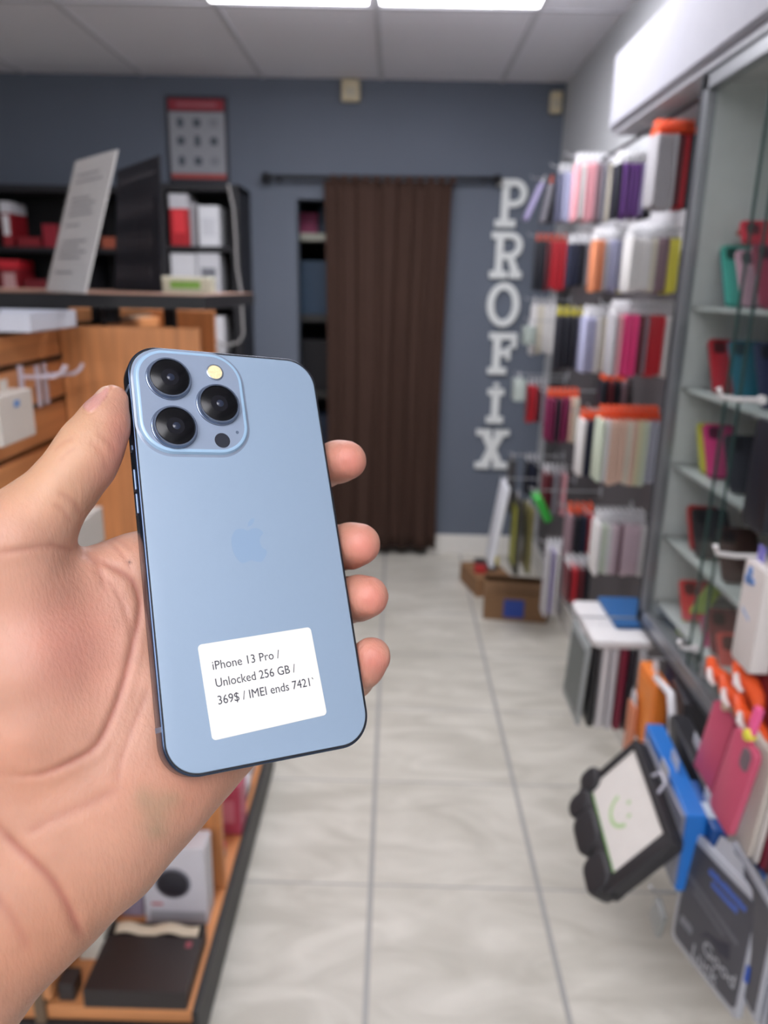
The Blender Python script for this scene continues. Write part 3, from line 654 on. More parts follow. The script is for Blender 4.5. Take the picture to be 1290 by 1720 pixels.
for q in ((-.004, .012), (.020, .004)): MB().prism(ell(.007, .009, *q), -.0036, -.0029).build('eye_print', gm, kc, loc=(0, 0, 0))
MB().tube([(-.02, .0, h/2+.012), (-.012, 0, h/2+.034), (.012, 0, h/2+.034), (.02, 0, h/2+.012)], .003, 8).build('hang_loop', mat((190, 190, 200), .4), kc, loc=(0, 0, 0))

BLU = (26, 108, 190); BLU2 = (20, 74, 142)
def tilted(name, lab, X, px, py, w, h, th, rgb, roll, lean=0, yaw=0, cat='accessory pack', **k):
    t = facepack(name, X, (px, py), th, rgb, lab, cat, w=w, h=h, **k)
    cc = t.matrix_world.translation.copy()
    t.matrix_world = Matrix.Translation(cc) @ Matrix.Rotation(-PI/2+yaw, 4, 'Z') @ Matrix.Rotation(roll, 4, 'Y') @ Matrix.Rotation(lean, 4, 'X')
    return t
RDG = math.radians
def spine(name, lab, q0, q1, Z, wx, h, rgb, grp, cat='accessory pack', dx=0):
    a_, b_ = atz(*q0, Z), atz(*q1, Z); y0, y1 = min(a_[1], b_[1]), max(a_[1], b_[1]); xm = (a_[0]+b_[0])/2+dx
    t = thing(name, lab, cat, (xm, (y0+y1)/2, Z), (0, 0, math.atan2(-(a_[0]-b_[0]), (a_[1]-b_[1]))), group=grp)
    L = math.hypot(a_[0]-b_[0], a_[1]-b_[1])
    MB().box(-wx/2, wx/2, -L/2, L/2, -h, 0, .004).build('carton', mat(rgb, .4), t, loc=(0, 0, 0))
    MB().box(-.001, .001, -.02, .02, 0, .022, .0004).build('hang_tab', mat((200, 202, 208), .4), t, loc=(0, 0, 0))
    return t, L
G1 = 'tablet packs hanging under the cabinet'
t, L_ = spine('tablet_pack', 'bright blue tablet pack with white lettering, just behind the white smile card', (1100, 1215), (1172, 1372), .70, .036, .15, BLU, G1)
sl_ = MB(); yy = -L_/2+.02
while yy < L_/2-.03:
    wv = random.uniform(.010, .016); sl_.box(-.0206, -.0199, yy, yy+wv-.004, -.036, -.012-random.uniform(0, .006)); yy += wv
sl_.build('side_lettering', mat((190, 196, 212), .5), t, loc=(0, 0, 0))
t, L_ = spine('tablet_pack', 'pale grey lettered pack between the black tablet case and the blue pack', (1086, 1240), (1150, 1372), .70, .008, .14, (120, 122, 136), G1)
t, L_ = spine('tablet_pack', 'darker blue tablet pack with round white print behind the bright blue one', (1168, 1310), (1212, 1396), .695, .024, .14, BLU2, G1)
MB().box(-.012, .012, -L_/2+.03, -L_/2+.07, .0, .0012).build('print', mat((190, 200, 214), .5), t, loc=(0, 0, 0))
t, L_ = spine('tablet_pack', 'black tablet pack left of the rose pink cases', (1142, 1200), (1202, 1322), .71, .040, .15, (30, 29, 35), G1)
t, L_ = spine('tablet_pack', 'dark charcoal tablet pack just under the cabinet frame', (1150, 1138), (1172, 1182), .725, .05, .15, (44, 42, 48), G1)
hook(.58, 1.2, .735, 'metal hook carrying the black tablet case and blue packs')
hook(.60, .98, .735, 'metal hook carrying the Good Luck pack')
tilted('tablet_pack', 'bright blue pack corner hanging low between tablet case and Good Luck pack', .55, 1168, 1490, .06, .13, .02, (48, 118, 200), RDG(26), 0, grp=G1)
ab_ = atx(1105, 1500, .56); hook(.555, ab_[1], ab_[2]+.004, 'low metal hook carrying the crumpled clear bag')
tilted('accessory_bag', 'crumpled clear bag hanging below the blue packs', .56, 1105, 1540, .05, .07, .012, (150, 152, 150), RDG(15))
tilted('tablet_pack', 'narrow blue pack with white print right of the pink cases', .60, 1268, 1470, .045, .16, .012, BLU, RDG(0), 0, grp=G1)

# pink phone cases
def pinkcase(X, px, py, roll, yaw, lab, cam_hole):
    t = tilted('phone_case', lab, X, px, py, .078, .150, .010, (198, 84, 112), roll, RDG(-7), yaw, cat='phone case', r=.013, grp='rose pink cases with pink hang straps')
    b = MB(); rslab(b, .026, .034, .010, -.0062, -.0045, .0005, .016 if cam_hole else -.5, .050, 6, 1)
    if cam_hole: b.build('camera_cutout', mat((112, 96, 104), .4), t, loc=(0, 0, 0))
    else: b.b.free()
    b = MB(); rslab(b, .018, .06, .006, -.004, .004, .002, 0, .10, 5, 2); b.build('hang_strap', mat((240, 96, 150), .4), t, loc=(0, 0, 0), smooth=True)
    b = MB(); b.lathe_y([(.001, -.009), (.008, -.008), (.010, -.003), (.010, .003), (.008, .006)], 0, .082, 20); b.build('strap_button', mat((230, 220, 70) if cam_hole else (226, 200, 170), .4), t, loc=(0, 0, 0), smooth=True)
    return t
pinkcase(.565, 1200, 1255, RDG(2), 0, 'rose pink phone case hanging behind the one with a camera cutout', False)
pinkcase(.53, 1234, 1312, RDG(2), 0, 'rose pink phone case with grey camera cutout and yellow strap button', True)
# orange hang straps above
for i, (px, py, L, l) in enumerate(((1215, 1140, .07, 'farthest'), (1240, 1175, .08, 'middle'), (1268, 1215, .09, 'nearest'), (1262, 1150, .07, 'upper'))):
    c = atx(px, py, .57)
    t = thing('hang_strap', 'orange plastic hang strap above the pink cases, %s of four' % l, 'hang strap', tuple(c), group='orange hang straps')
    MB().tube([(-.01, L/2, .02), (-.012, L/4, .006), (0, 0, 0), (.004, -L/4, -.012), (0, -L/2, -.026)], [.008, .013, .014, .013, .008], 10).build('strap', mat((236, 90, 40), .4), t, loc=(0, 0, 0), smooth=True)
    MB().tube([(-.02, .012, .012), (-.024, -.002, .002), (-.02, -.012, -.006)], [.004, .006, .003], 8).build('white_stud', mat((232, 220, 216), .4), t, loc=(0, 0, 0), smooth=True)
# dark red and white packs at the right edge
for i, (px, c_, l) in enumerate(((1262, (200, 190, 180), 'cream'), (1272, (214, 206, 200), 'white'), (1284, (120, 30, 50), 'dark red'), (1292, (90, 40, 44), 'brown'))):
    tilted('screen_protector_pack', '%s edge-on pack at the right edge under the orange straps' % l, .56+.012*i, px, 1330+10*i, .08, .19, .008, c_, RDG(6), grp='packs at the right edge')
tilted('accessory_pack', 'dark red box pack behind the orange straps at the right edge', .59, 1285, 1175, .10, .10, .02, (110, 24, 36), 0)

# white boxed pack and black item in front of the cabinet
wbx = tilted('accessory_box', 'tall white retail box with blue swirl print hanging in front of the cabinet', .56, 1272, 1035, .066, .165, .03, (216, 208, 204), 0, cat='box')
for q in (rr(.016, .014, .004, 4, -.016, .054), ell(.014, .016, -.012, .068), ell(.02, .012, -.004, .055)):
    MB().prism(q, -.0162, -.0148).build('blue_print', mat((110, 148, 208), .5), wbx, loc=(0, 0, 0))
MB().prism([(-.018, .008), (.006, -.002), (.006, -.006), (-.018, .003)], -.0162, -.0148).build('blue_print', mat((160, 178, 208), .5), wbx, loc=(0, 0, 0))
MB().box(-.028, -.008, -.001, .001, .08, .106).build('lilac_tab', mat((130, 124, 200), .5), wbx, loc=(0, 0, 0))
def cabhook(px, py, L, lab):
    c = atx(px, py, .62)
    t = thing('cabinet_hook', lab, 'hook', (.6185, c[1], c[2]), group='white hooks on the cabinet')
    pl = mat((214, 210, 208), .4)
    MB().tube([(0, 0, 0), (-L*.6, 0, 0), (-L, 0, .004), (-L-.006, -.002, .018)], .0045, 10).build('rod', pl, t, loc=(0, 0, 0), smooth=True)
    MB().lathe_y([(.008, -.003), (.008, .003)], 0, 0, 14).build('base', pl, t, loc=(-.001, 0, 0))
    return t
cabhook(1282, 935, .075, 'white plastic hook above the tall white box')
cabhook(1282, 672, .07, 'white plastic hook above the black item')
cabhook(1170, 1090, .03, 'short white hook at the lower cabinet frame')
bi = tilted('phone_case', 'black long phone case hanging at the right edge in front of the cabinet', .57, 1286, 800, .075, .17, .02, (30, 31, 40), RDG(0), cat='phone case', r=.012)
tilted('phone_case', 'small yellow case inside the cabinet beside the black one', .70, 1257, 836, .02, .03, .01, (200, 186, 60), 0, cat='phone case')

# ---- glass display cabinet
cx0, cx1, cy0, cy1, cz0, cz1 = .62, .829, .55, 1.765, .742, 1.945
cab = thing('glass_cabinet', 'tall aluminium framed glass display cabinet full of coloured cases', 'display cabinet', ((cx0+cx1)/2, (cy0+cy1)/2, cz0))
ox, oy, oz = (cx0+cx1)/2, (cy0+cy1)/2, cz0
al = mat((150, 152, 156), .35, .7); ald = mat((66, 68, 74), .4, .4)
def cp_(n, m, a, b, c_, d, e, f, bev=.001, par=cab): return MB().box(a-ox, b-ox, c_-oy, d-oy, e-oz, f-oz, bev).build(n, m, par, loc=(0, 0, 0))
cp_('frame_rail', al, cx0, cx0+.022, cy0, cy1, cz1-.03, cz1); cp_('frame_rail', al, cx0, cx0+.022, cy0, cy1, cz0, cz0+.03)
cp_('frame_trim', ald, cx0-.004, cx0, cy0, cy1+.003, cz1-.001, cz1+.007); cp_('frame_trim', ald, cx0-.003, cx0+.003, cy0, cy1+.003, cz0-.006, cz0)
cp_('frame_post', al, cx0, cx0+.022, cy1-.024, cy1, cz0, cz1); cp_('frame_trim', ald, cx0-.003, cx0+.02, cy1+.0002, cy1+.008, cz0, cz1)
cp_('side_panel', mat((208, 209, 208), .5), cx0+.022, cx1, cy1-.01, cy1, cz0, cz1)
cp_('back_panel', mat((196, 198, 196), .6), cx1-.008, cx1, cy0, cy1-.01, cz0, cz1)
cp_('top_panel', mat((188, 190, 190), .5), cx0+.022, cx1-.008, cy0, cy1-.01, cz1-.012, cz1); cp_('bottom_panel', mat((130, 130, 130), .5), cx0+.022, cx1-.008, cy0, cy1-.01, cz0, cz0+.012)
shz = [atx(1145, 528, .64)[2], atx(1155, 645, .64)[2]-.012, atx(1140, 755, .64)[2], atx(1130, 860, .64)[2]-.01, ]
shz = [1.49, 1.315, 1.14, .965, .80]
for z in shz: cp_('shelf', mat((176, 180, 178), .35), cx0+.03, cx1-.009, cy0+.005, cy1-.012, z-.007, z, .0005)
gl = glass((250, 252, 251), .05)
ysm = 1.44
for a, b, x in ((cy0+.01, ysm+.02, cx0+.004), (ysm-.02, cy1-.026, cx0+.012)):
    g = cp_('glass_door', gl, x, x+.004, a, b, cz0+.031, cz1-.031, .0002)
    e = ysm+.02 if x < cx0+.01 else ysm-.02
    MB().box(x-ox-.0005, x-ox+.0045, e-oy-.002, e-oy+.002, cz0-oz+.032, cz1-oz-.032, .0003).build('door_edge', mat((40, 66, 62), .3), g, loc=(0, 0, 0))
MB().box(-.012, -.0042, -.012, .012, 0, .03, .001).build('lock', al, cab, loc=(cx0-ox, 1.35-oy, .06))
def ccase(px, py, zsh, w, h, rgb, lab, lean=.28, roll=0, X=.70, hole=True):
    """phone case propped on a cabinet shelf, leaning back"""
    c = atx(px-12, py, X-.035); th = .010; ya = min(c[1]-.045, 1.62) if zsh else c[1]
    if not hole: ya = min(c[1], 1.69)
    t = thing('phone_case', lab, 'phone case', (X, ya, zsh+.0005 if zsh else c[2]), group='cases on the cabinet shelves')
    base = Matrix.Translation(Vector((X, ya, (zsh+.0045) if zsh else c[2]))) @ Matrix.Rotation(-.10, 4, 'Z') @ Matrix.Rotation(-(lean+.42 if hole else lean), 4, 'X') @ Matrix.Rotation(roll, 4, 'Y')
    t.matrix_world = base
    b = MB(); rslab(b, w, h, .011, -th/2, th/2, .003, 0, h/2+abs(math.sin(roll))*w/2, 6, 2); b.build('shell', mat(rgb, .35), t, loc=(0, 0, 0), smooth=True)
    if hole:
        b = MB(); rslab(b, .026, .03, .008, -th/2-.0006, -th/2+.001, .0003, -w/2+.022, h-.024+abs(math.sin(roll))*w/2, 5, 1); b.build('camera_cutout', mat([x*.45 for x in rgb], .3), t, loc=(0, 0, 0))
    return t
S1, S2, S3, S4, S5 = shz; S0 = .7545
CC = [
 (1205, 470, S1, .05, .145, (52, 64, 84), 'dark blue case behind the teal one on the top shelf', .25),
 (1222, 470, S1, .06, .15, (72, 164, 150), 'teal case on the top shelf', .25),
 (1248, 470, S1, .07, .14, (178, 140, 154), 'dusty pink case on the top shelf', .3),
 (1278, 470, S1, .075, .15, (132, 44, 66), 'dark wine case on the top shelf', .3),
 (1180, 600, S2, .05, .13, (98, 72, 82), 'brown grey case at the far end of the second shelf', .3),
 (1203, 600, S2, .06, .135, (168, 34, 46), 'red case on the second shelf', .3),
 (1240, 600, S2, .075, .14, (22, 96, 116), 'petrol blue case on the second shelf', .3),
 (1284, 600, S2, .075, .14, (40, 46, 76), 'navy case at the right edge of the second shelf', .25),
 (1170, 700, S3, .055, .125, (186, 182, 66), 'olive yellow case on the third shelf', .3),
 (1200, 700, S3, .06, .13, (190, 48, 110), 'magenta case on the third shelf', .3),
 (1245, 700, S3, .085, .13, (34, 34, 42), 'black wide case on the third shelf', .3),
 (1150, 800, S4, .03, .11, (160, 40, 40), 'narrow red case on the fourth shelf', .3),
 (1190, 800, S4, .085, .12, (34, 28, 30), 'black case on the fourth shelf', .35),
 (1240, 800, S4, .09, .12, (60, 36, 32), 'dark brown case on the fourth shelf', .35),
 (1160, 930, S5, .07, .10, (190, 26, 30), 'bright red case on the lowest shelf', .35),
 (1215, 930, S5, .075, .10, (110, 50, 50), 'dull red case on the lowest shelf', .35),
 (1192, 1050, S0, .05, .12, (178, 62, 110), 'rose case on the cabinet floor', .3),
 (1222, 1060, S0, .06, .12, (190, 74, 66), 'coral case on the cabinet floor', .3),
]
for k_, (px, py, z, w, h, rgb, lab, ln) in enumerate(CC): ccase(px, py, z, .068 if w < .085 else .08, h*1.02, rgb, lab, ln, X=.70)
ccase(1134, 1015, S0, .035, .14, (170, 196, 80), 'lime green case leaning on the cabinet floor', .2, RDG(30), X=.665, hole=False)
# red open case on a clear stand above the top shelf, brown wallet case
ccase(1262, 410, 0, .075, .06, (190, 34, 56), 'red case raised on a clear stand at the cabinet top', .3, X=.72).matrix_world.translation.z
st = tag(MB().box(.70, .76, 1.30, 1.40, S1+.001, S1+.145, .001).build('acrylic_riser', glass((240, 246, 244))), 'clear acrylic riser under the red raised case', 'riser')
ccase(1200, 402, 0, .075, .022, (170, 62, 44), 'rust brown case lying high at the far end', 1.2, X=.74, hole=False)
mt_ = mat((60, 64, 70), .4)
c = atx(1262, 230, .78)
tag(MB().box(.77, .782, c[1]-.012, c[1]+.012, c[2]-.13, c[2]+.12, .002).build('wall_channel', mt_), 'dark slotted channel strip on the cabinet back', 'channel')
c = atx(1222, 208, .76)
tag(MB().box(.72, .82, c[1]-.04, c[1]+.05, c[2]-.004, c[2]+.004, .001).build('glass_ledge', mat((214, 216, 216), .4)), 'short pale ledge near the top of the cabinet', 'ledge')

# ---- packs below the cabinet and along the floor
def edgepack(name, X, Y, z0, z1, w, th, rgb, lab, cat='accessory pack', hdr=(214, 214, 218), grp=None, face=None, slant=0):
    t = thing(name, lab, cat, (X, Y, z1), (0, 0, -PI/2), group=grp)
    h = z1-z0
    b = MB(); rslab(b, w, h, .006, -th/2, th/2, min(.003, th*.3), 0, -h/2, 4, 2); b.build('body', mat(rgb, .4), t, loc=(0, 0, 0), smooth=True)
    b = MB(); b.prism([(-.02, -.004), (.02, -.004), (.014, .03), (-.014, .03)], -.001, .001); b.build('hang_tab', mat(hdr, .4), t, loc=(0, 0, 0))
    if face: b = MB(); rslab(b, w*.82, h*.8, .004, -th/2-.001, -th/2+.0006, .0003, 0, -h/2, 4, 1); b.build('insert', mat(face, .4), t, loc=(0, 0, 0))
    if slant: t.rotation_euler.rotate_axis('X', slant)
    return t
# white boxed tablet cases
hook(.475, 1.78, .735, 'long metal hook under the fifth row carrying tablet packs')
edgepack('tablet_pack', .492, 1.79, .47, .69, .17, .010, (150, 156, 156), 'grey green tablet pack in a clear sleeve, outermost on the low hook', face=(84, 92, 92), grp='tablet packs on the low hook', slant=-.05)
for i, (c_, l) in enumerate((((30, 32, 36), 'black'), ((206, 204, 206), 'white'), ((188, 186, 190), 'clear white'), ((120, 34, 56), 'dark red'), ((40, 40, 48), 'charcoal'), ((198, 198, 200), 'pale grey'))):
    edgepack('tablet_pack', .510+.021*i, 1.78-.004*i, .47, .692, .16, .016, c_, '%s tablet pack edge-on behind the grey green sleeve' % l, grp='tablet packs on the low hook')
tw = thing('tablet_box', 'white lidded box with a blue top lying over the low tablet packs', 'box', (.565, 1.80, .697))
b = MB(); rslab(b, .15, .25, .02, 0, .02, .005, 0, 0, 5, 2); b.build('white_base', mat((216, 214, 214), .4), tw, loc=(0, 0, .002), smooth=True).rotation_euler = (PI/2, 0, 0)
tw.children[0].location = (0, 0, .002)
MB().box(-.005, .10, -.055, .122, .0225, .036, .003).build('blue_lid', mat((34, 88, 142), .4), tw, loc=(0, 0, 0))
hook(.58, 1.56, .735, 'metal hook carrying the orange pack')
edgepack('tablet_pack', .60, 1.56, .52, .70, .12, .03, (232, 128, 48), 'orange tablet pack in a clear sleeve under the cabinet corner', grp='orange packs', face=(236, 140, 60))
edgepack('tablet_pack', .655, 1.56, .48, .70, .12, .02, (70, 62, 84), 'dark violet pack behind the orange one', grp='orange packs')
edgepack('tablet_pack', .575, 1.60, .42, .60, .05, .010, (206, 130, 96), 'narrow orange tinted sleeve left of the orange pack', grp='orange packs')
wh = thing('plastic_sleeve', 'crumpled white plastic sleeve top between the orange pack and the cabinet', 'plastic sleeve', (.575, 1.42, .725))
MB().tube([(0, .07, .002), (.01, 0, .0), (.0, -.05, -.03), (-.005, -.07, -.065)], [.006, .009, .009, .007], 8).build('sleeve', mat((206, 204, 206), .35), wh, loc=(0, 0, 0), smooth=True)
for (X, y, z, l) in ((.49, 3.28, .722, 'low metal hook at the far end carrying the large white sleeve'), (.54, 2.86, .78, 'low metal hook carrying the green bag'), (.56, 3.55, .77, 'low metal hook beside the blue wall'), (.57, 3.6, 1.14, 'metal hook carrying the pale green grey blister pack'), (.59, 3.55, 1.385, 'metal hook carrying the grey green blister pack')): hook(X, y, z, l)
# low far packs
edgepack('tablet_pack', .50, 3.28, .33, .70, .17, .02, (214, 216, 222), 'large white tablet sleeve hanging at the far end near the floor', grp='low far packs', slant=-.14)
edgepack('tablet_pack', .545, 3.2, .33, .66, .17, .02, (44, 42, 34), 'black and olive pack behind the white tablet sleeve', grp='low far packs', face=(150, 150, 40))
edgepack('tablet_pack', .60, 3.22, .33, .62, .17, .02, (110, 104, 60), 'olive striped pack behind the white tablet sleeve', grp='low far packs')
gb = edgepack('tablet_pack', .555, 2.86, .655, .76, .10, .03, (50, 160, 60), 'bright green bag above the lilac packs', grp='low far packs', slant=.5)
edgepack('tablet_pack', .565, 3.55, .50, .75, .09, .03, (60, 60, 62), 'dark grey pack with pale top near the blue wall', hdr=(190, 190, 190), grp='low far packs')
edgepack('tablet_pack', .58, 3.6, 1.02, 1.12, .10, .05, (168, 178, 172), 'pale green grey blister pack under the white cases of the third row', grp='grey green blister packs')
edgepack('tablet_pack', .60, 3.55, 1.28, 1.36, .10, .05, (150, 160, 154), 'grey green blister pack under the fourth row near the blue wall', grp='grey green blister packs')

# cardboard boxes on the floor at the far right
cb1 = thing('cardboard_box', 'small brown cardboard box with a blue label on the floor', 'box', (.615, 3.50, 0), (0, 0, -.12))
brn = mat((128, 96, 66), .8)
MB().box(-.15, .15, -.13, .13, .001, .13, .002).build('carton', brn, cb1, loc=(0, 0, 0))
for s, a in ((-1, .35), (1, .2)): MB().box(-.15, .15, -.004, .0, 0, .10, .0005, M=Matrix.Translation((0, s*.13, .13)) @ Matrix.Rotation(s*(1.0+a), 4, 'X')).build('flap', brn, cb1, loc=(0, 0, 0))
MB().box(-.055, .04, -.1315, -.1302, .02, .11).build('blue_label', mat((34, 66, 150), .5), cb1, loc=(0, 0, 0))
cb2 = thing('cardboard_tray', 'low brown carton with red and grey scraps beside the cardboard box', 'box', (.50, 3.80, 0), (0, 0, .25))
MB().box(-.09, .10, -.13, .13, .001, .1, .002).build('carton', mat((140, 104, 72), .8), cb2, loc=(0, 0, 0))
for (x, y, z, c_, l) in ((-.03, -.04, .1005, (176, 48, 48), 'red'), (.03, .0, .1005, (70, 70, 74), 'grey'), (-.02, .05, .1005, (60, 58, 60), 'charcoal'), (.05, .08, .1005, (206, 190, 80), 'yellow')):
    boxthing('scrap_packet', 'small %s packet lying in the low brown carton' % l, 'packet', .50+x-.03, .50+x+.03, 3.80+y-.025, 3.80+y+.025, z, z+.035, c_)

# ------------------------------------------------------------------ the phone
PM = np.array([[0.86244897, 0.16662388, -0.47793122], [-0.02071507, 0.95508825, 0.29559655], [0.50571994, -0.24503656, 0.8271665]])
po_c = np.array([-0.04702555, 0.01098412, 0.26719926])
c2w = lambda v: v[0]*Rv - v[1]*Uv + v[2]*Fw
pax, pdn, pin = c2w(PM[:, 0]), c2w(PM[:, 1]), c2w(PM[:, 2]); pO = Cp+c2w(po_c)
def onp(px, py):
    r = ray(px, py); t = ((pO-Cp)@pin)/(r@pin); P = Cp+r*t-pO; return P@pax, -(P@pdn)
PMW = Matrix(((pax[0], pin[0], -pdn[0], pO[0]), (pax[1], pin[1], -pdn[1], pO[1]), (pax[2], pin[2], -pdn[2], pO[2]), (0, 0, 0, 1)))
ph = thing('smartphone', 'pale blue smartphone held back side out, with triple camera and white price sticker', 'smartphone', (0, 0, 0), M=PMW)
PW, PH, PT = .0715, .1467, .00765
frm = mat((60, 72, 92), .22, .9, n=.03); fbk = mat((20, 22, 28), .3, .2)
b = MB(); rslab(b, PW, PH, .0112, 0.0, PT, .0006, 0, 0, 14, 3); b.build('frame', frm, ph, loc=(0, 0, 0), smooth=True)
b = MB(); rslab(b, PW-.0014, PH-.0014, .0106, PT-.0002, PT+.0004, .0003, 0, 0, 14, 2); b.build('screen', mat((10, 10, 14), .08), ph, loc=(0, 0, 0), smooth=True)
bkm = mat((129, 147, 166), .45, .0, n=.01, ns=400, spec=.45, coat=.0)
b = MB(); rslab(b, PW-.0011, PH-.0011, .0108, -.0001, .0004, .00005, 0, 0, 14, 1); b.build('gasket', mat((14, 15, 20), .4), ph, loc=(0, 0, 0)); b = MB(); rslab(b, PW-.0021, PH-.0021, .0103, -.00035, .0006, .0003, 0, 0, 14, 3); b.build('back_glass', bkm, ph, loc=(0, 0, 0), smooth=True)
# black antenna gaps and side buttons on the visible left edge
for z in (.0575, -.0575): MB().box(-PW/2-.00003, -PW/2+.0005, .0002, PT-.0002, z-.0008, z+.0008).build('antenna_line', mat((88, 100, 118), .5), ph, loc=(0, 0, 0))
for px in (460,): pass
def edge_z(py):
    x_, z_ = onp(217+.0905*(py-646.5), py); return z_
for (a_, b_2) in ((783, 819), (824, 859)):
    z0, z1 = sorted((edge_z(a_), edge_z(b_2)))
    MB().box(-PW/2-.0005, -PW/2+.0005, .0026, .0050, z0, z1, .0003).build('volume_button', mat((84, 96, 116), .3, .9), ph, loc=(0, 0, 0))
z0, z1 = sorted((edge_z(742), edge_z(752)))
MB().box(-PW/2-.0005, -PW/2+.0005, .0026, .0050, z0, z1, .0003).build('mute_switch', mat((84, 96, 116), .3, .9), ph, loc=(0, 0, 0))
# camera island
IX, IZ = -.0146, .0522
isl = mat((126, 138, 156), .22, .0, n=.02, ns=300, spec=.5, coat=.25)
b = MB(); R_ = []
for (ins, y) in ((-.0012, -.00034), (-.0004, -.0006), (0, -.0011), (.0003, -.0015), (.0009, -.0018), (.0016, -.0018)):
    R_.append([(p[0], y, p[1]) for p in rr(.0385-2*ins, .0388-2*ins, .0112-ins, 14, IX, IZ)])
b.rings(R_)
rm = MB(); rm.rings([[(p[0], y, p[1]) for p in rr(.0385-2*i_, .0388-2*i_, .0112-i_, 14, IX, IZ)] for i_, y in ((-.0003, -.0007), (.0, -.00125), (.0003, -.0017), (.0008, -.00186), (.0013, -.00186), (.0014, -.0016), (.0012, -.0008))], cap=False, close=True)
rm.build('bump_rim', mat((142, 170, 194), .25, n=.01, spec=.7), ph, loc=(0, 0, 0), smooth=True); ib = b.build('camera_bump', isl, ph, loc=(0, 0, 0), smooth=True)  # paler rim: light caught in the polished glass edge put into its colour
lr, lg = mat((118, 130, 150), .25, .85, n=.02), mat((10, 10, 13), .22, spec=.25, coat=.0)
li, lj = mat((16, 16, 22), .25, spec=.3), mat((34, 40, 56), .2, spec=.4)
for (x, z) in ((-.0223, .0602), (-.0056, .0512), (-.0221, .0419)):
    b = MB(); b.lathe_y([(.0081, -.0017), (.0079, -.0021), (.0077, -.0022), (.00765, -.0032), (.0074, -.0036), (.0069, -.0036), (.0068, -.0030), (.0062, -.0028)], x, z, 56)
    le = b.build('lens', lr, ph, loc=(0, 0, 0), smooth=True)
    MB().lathe_y([(.0068, -.0028), (.0067, -.0033), (.0064, -.0035), (.00005, -.0035)], x, z, 56).build('lens_glass', lg, le, loc=(0, 0, 0), smooth=True)
    MB().lathe_y([(.0032, -.00345), (.0031, -.00353), (.0001, -.00353)], x, z, 40).build('lens_iris', li, le, loc=(0, 0, 0), smooth=True)
    MB().lathe_y([(.0014, -.0035), (.0010, -.0037), (.0004, -.0038), (.00005, -.0038)], x+.0003, z, 28).build('lens_element', lj, le, loc=(0, 0, 0), smooth=True)
b = MB(); b.lathe_y([(.0031, -.0017), (.0031, -.0021), (.0028, -.0022), (.0027, -.0020)], -.0053, .0641, 36); fl = b.build('flash', mat((150, 160, 176), .25, .8), ph, loc=(0, 0, 0), smooth=True)
b = MB(); b.lathe_y([(.0027, -.0019), (.0026, -.0021), (.0018, -.0022), (.00005, -.0022)], -.0053, .0641, 36); b.build('flash_lens', mat((236, 206, 160), .25, n=.35, ns=900), fl, loc=(0, 0, 0), smooth=True)
b = MB(); b.lathe_y([(.0028, -.0018), (.0028, -.00188), (.00005, -.0019)], -.0056, .0376, 36); b.build('depth_sensor', mat((40, 42, 50), .2), ph, loc=(0, 0, 0))
b = MB(); b.lathe_y([(.0006, -.0018), (.0006, -.00188), (.00005, -.0019)], .0003, .0409, 16); b.build('microphone_hole', mat((70, 84, 104), .5), ph, loc=(0, 0, 0))
b = MB()
for q in ringq(.0008, .0412, .0009, .0009, .0002, .0002, 0, 2*PI, 12): b.prism(q, -.0019, -.0018)
b.b.free()
# faint emblem
def smooth_poly(pts, n=6):
    out = []; N_ = len(pts)
    for i in range(N_):
        p0, p1, p2, p3 = [Vector(pts[(i+k-1) % N_]) for k in range(4)]
        for j in range(n):
            t = j/n; out.append(tuple(.5*((2*p1)+(p2-p0)*t+(2*p0-5*p1+4*p2-p3)*t*t+(3*p1-p0-3*p2+p3)*t**3)))
    return out
ap = [(0, .0046), (.0018, .0053), (.0040, .0052), (.0056, .0036), (.0044, .0020), (.0040, 0.0), (.0048, -.0019), (.0061, -.0030), (.0052, -.0052), (.0036, -.0068), (.0018, -.0066), (0, -.0061), (-.0018, -.0066), (-.0036, -.0068), (-.0052, -.0050), (-.0062, -.0022), (-.0063, .0010), (-.0056, .0034), (-.0040, .0051), (-.0018, .0053)]
b = MB(); b.prism(smooth_poly(ap), -.00038, -.0003); b.build('emblem', mat((122, 144, 168), .36, n=.01), ph, loc=(0, 0, 0))
b = MB(); b.prism([(.0002, .0060), (.0006, .0075), (.0018, .0088), (.0030, .0092), (.0028, .0077), (.0016, .0064)], -.00038, -.0003); b.build('emblem_leaf', mat((122, 144, 168), .36, n=.01), ph, loc=(0, 0, 0))
# sticker
sx, sz = (-.0216-.0207+.019+.0194)/4, -(.033+.0311+.0615+.0634)/4
st_ = MB(); rslab(st_, .0404, .0304, .0014, -.00050, -.00034, .00005, 0, 0, 6, 1)
stk = st_.build('price_sticker', mat((208, 208, 202), .45, n=.01), ph, loc=(sx, 0, sz), smooth=False); stk.rotation_euler = (0, math.radians(-2.8), 0); stk['label'] = 'white rounded price sticker'
ink = mat((40, 38, 50), .6, n=.02)
for (s_, x, z, ww) in (('iPhone 13 Pro /', -.0179, -.0416, .0234), ('Unlocked 256 GB /', -.0175, -.0472, .0280), ('369$ / IMEI ends 7421`', -.0174, -.0527, .0340)):
    o = text('lettering', s_, .0040, ink, stk, (0, 0, 0), ext=.00001, bold=0)
    xs = [v.co.x for v in o.data.vertices]; sc = ww/(max(xs)-min(xs)); o.scale = (sc, 1.0, 1)
    o.location = (x-sx, -.00053, z-sz)
    # sticker is turned by 2.8 deg: put the start point into its frame
    a_ = math.radians(2.8); dx, dz = x-sx, z-sz
    o.location = (dx*math.cos(a_)+dz*math.sin(a_)*1-.0, -.00053, dz*math.cos(a_)-dx*math.sin(a_))

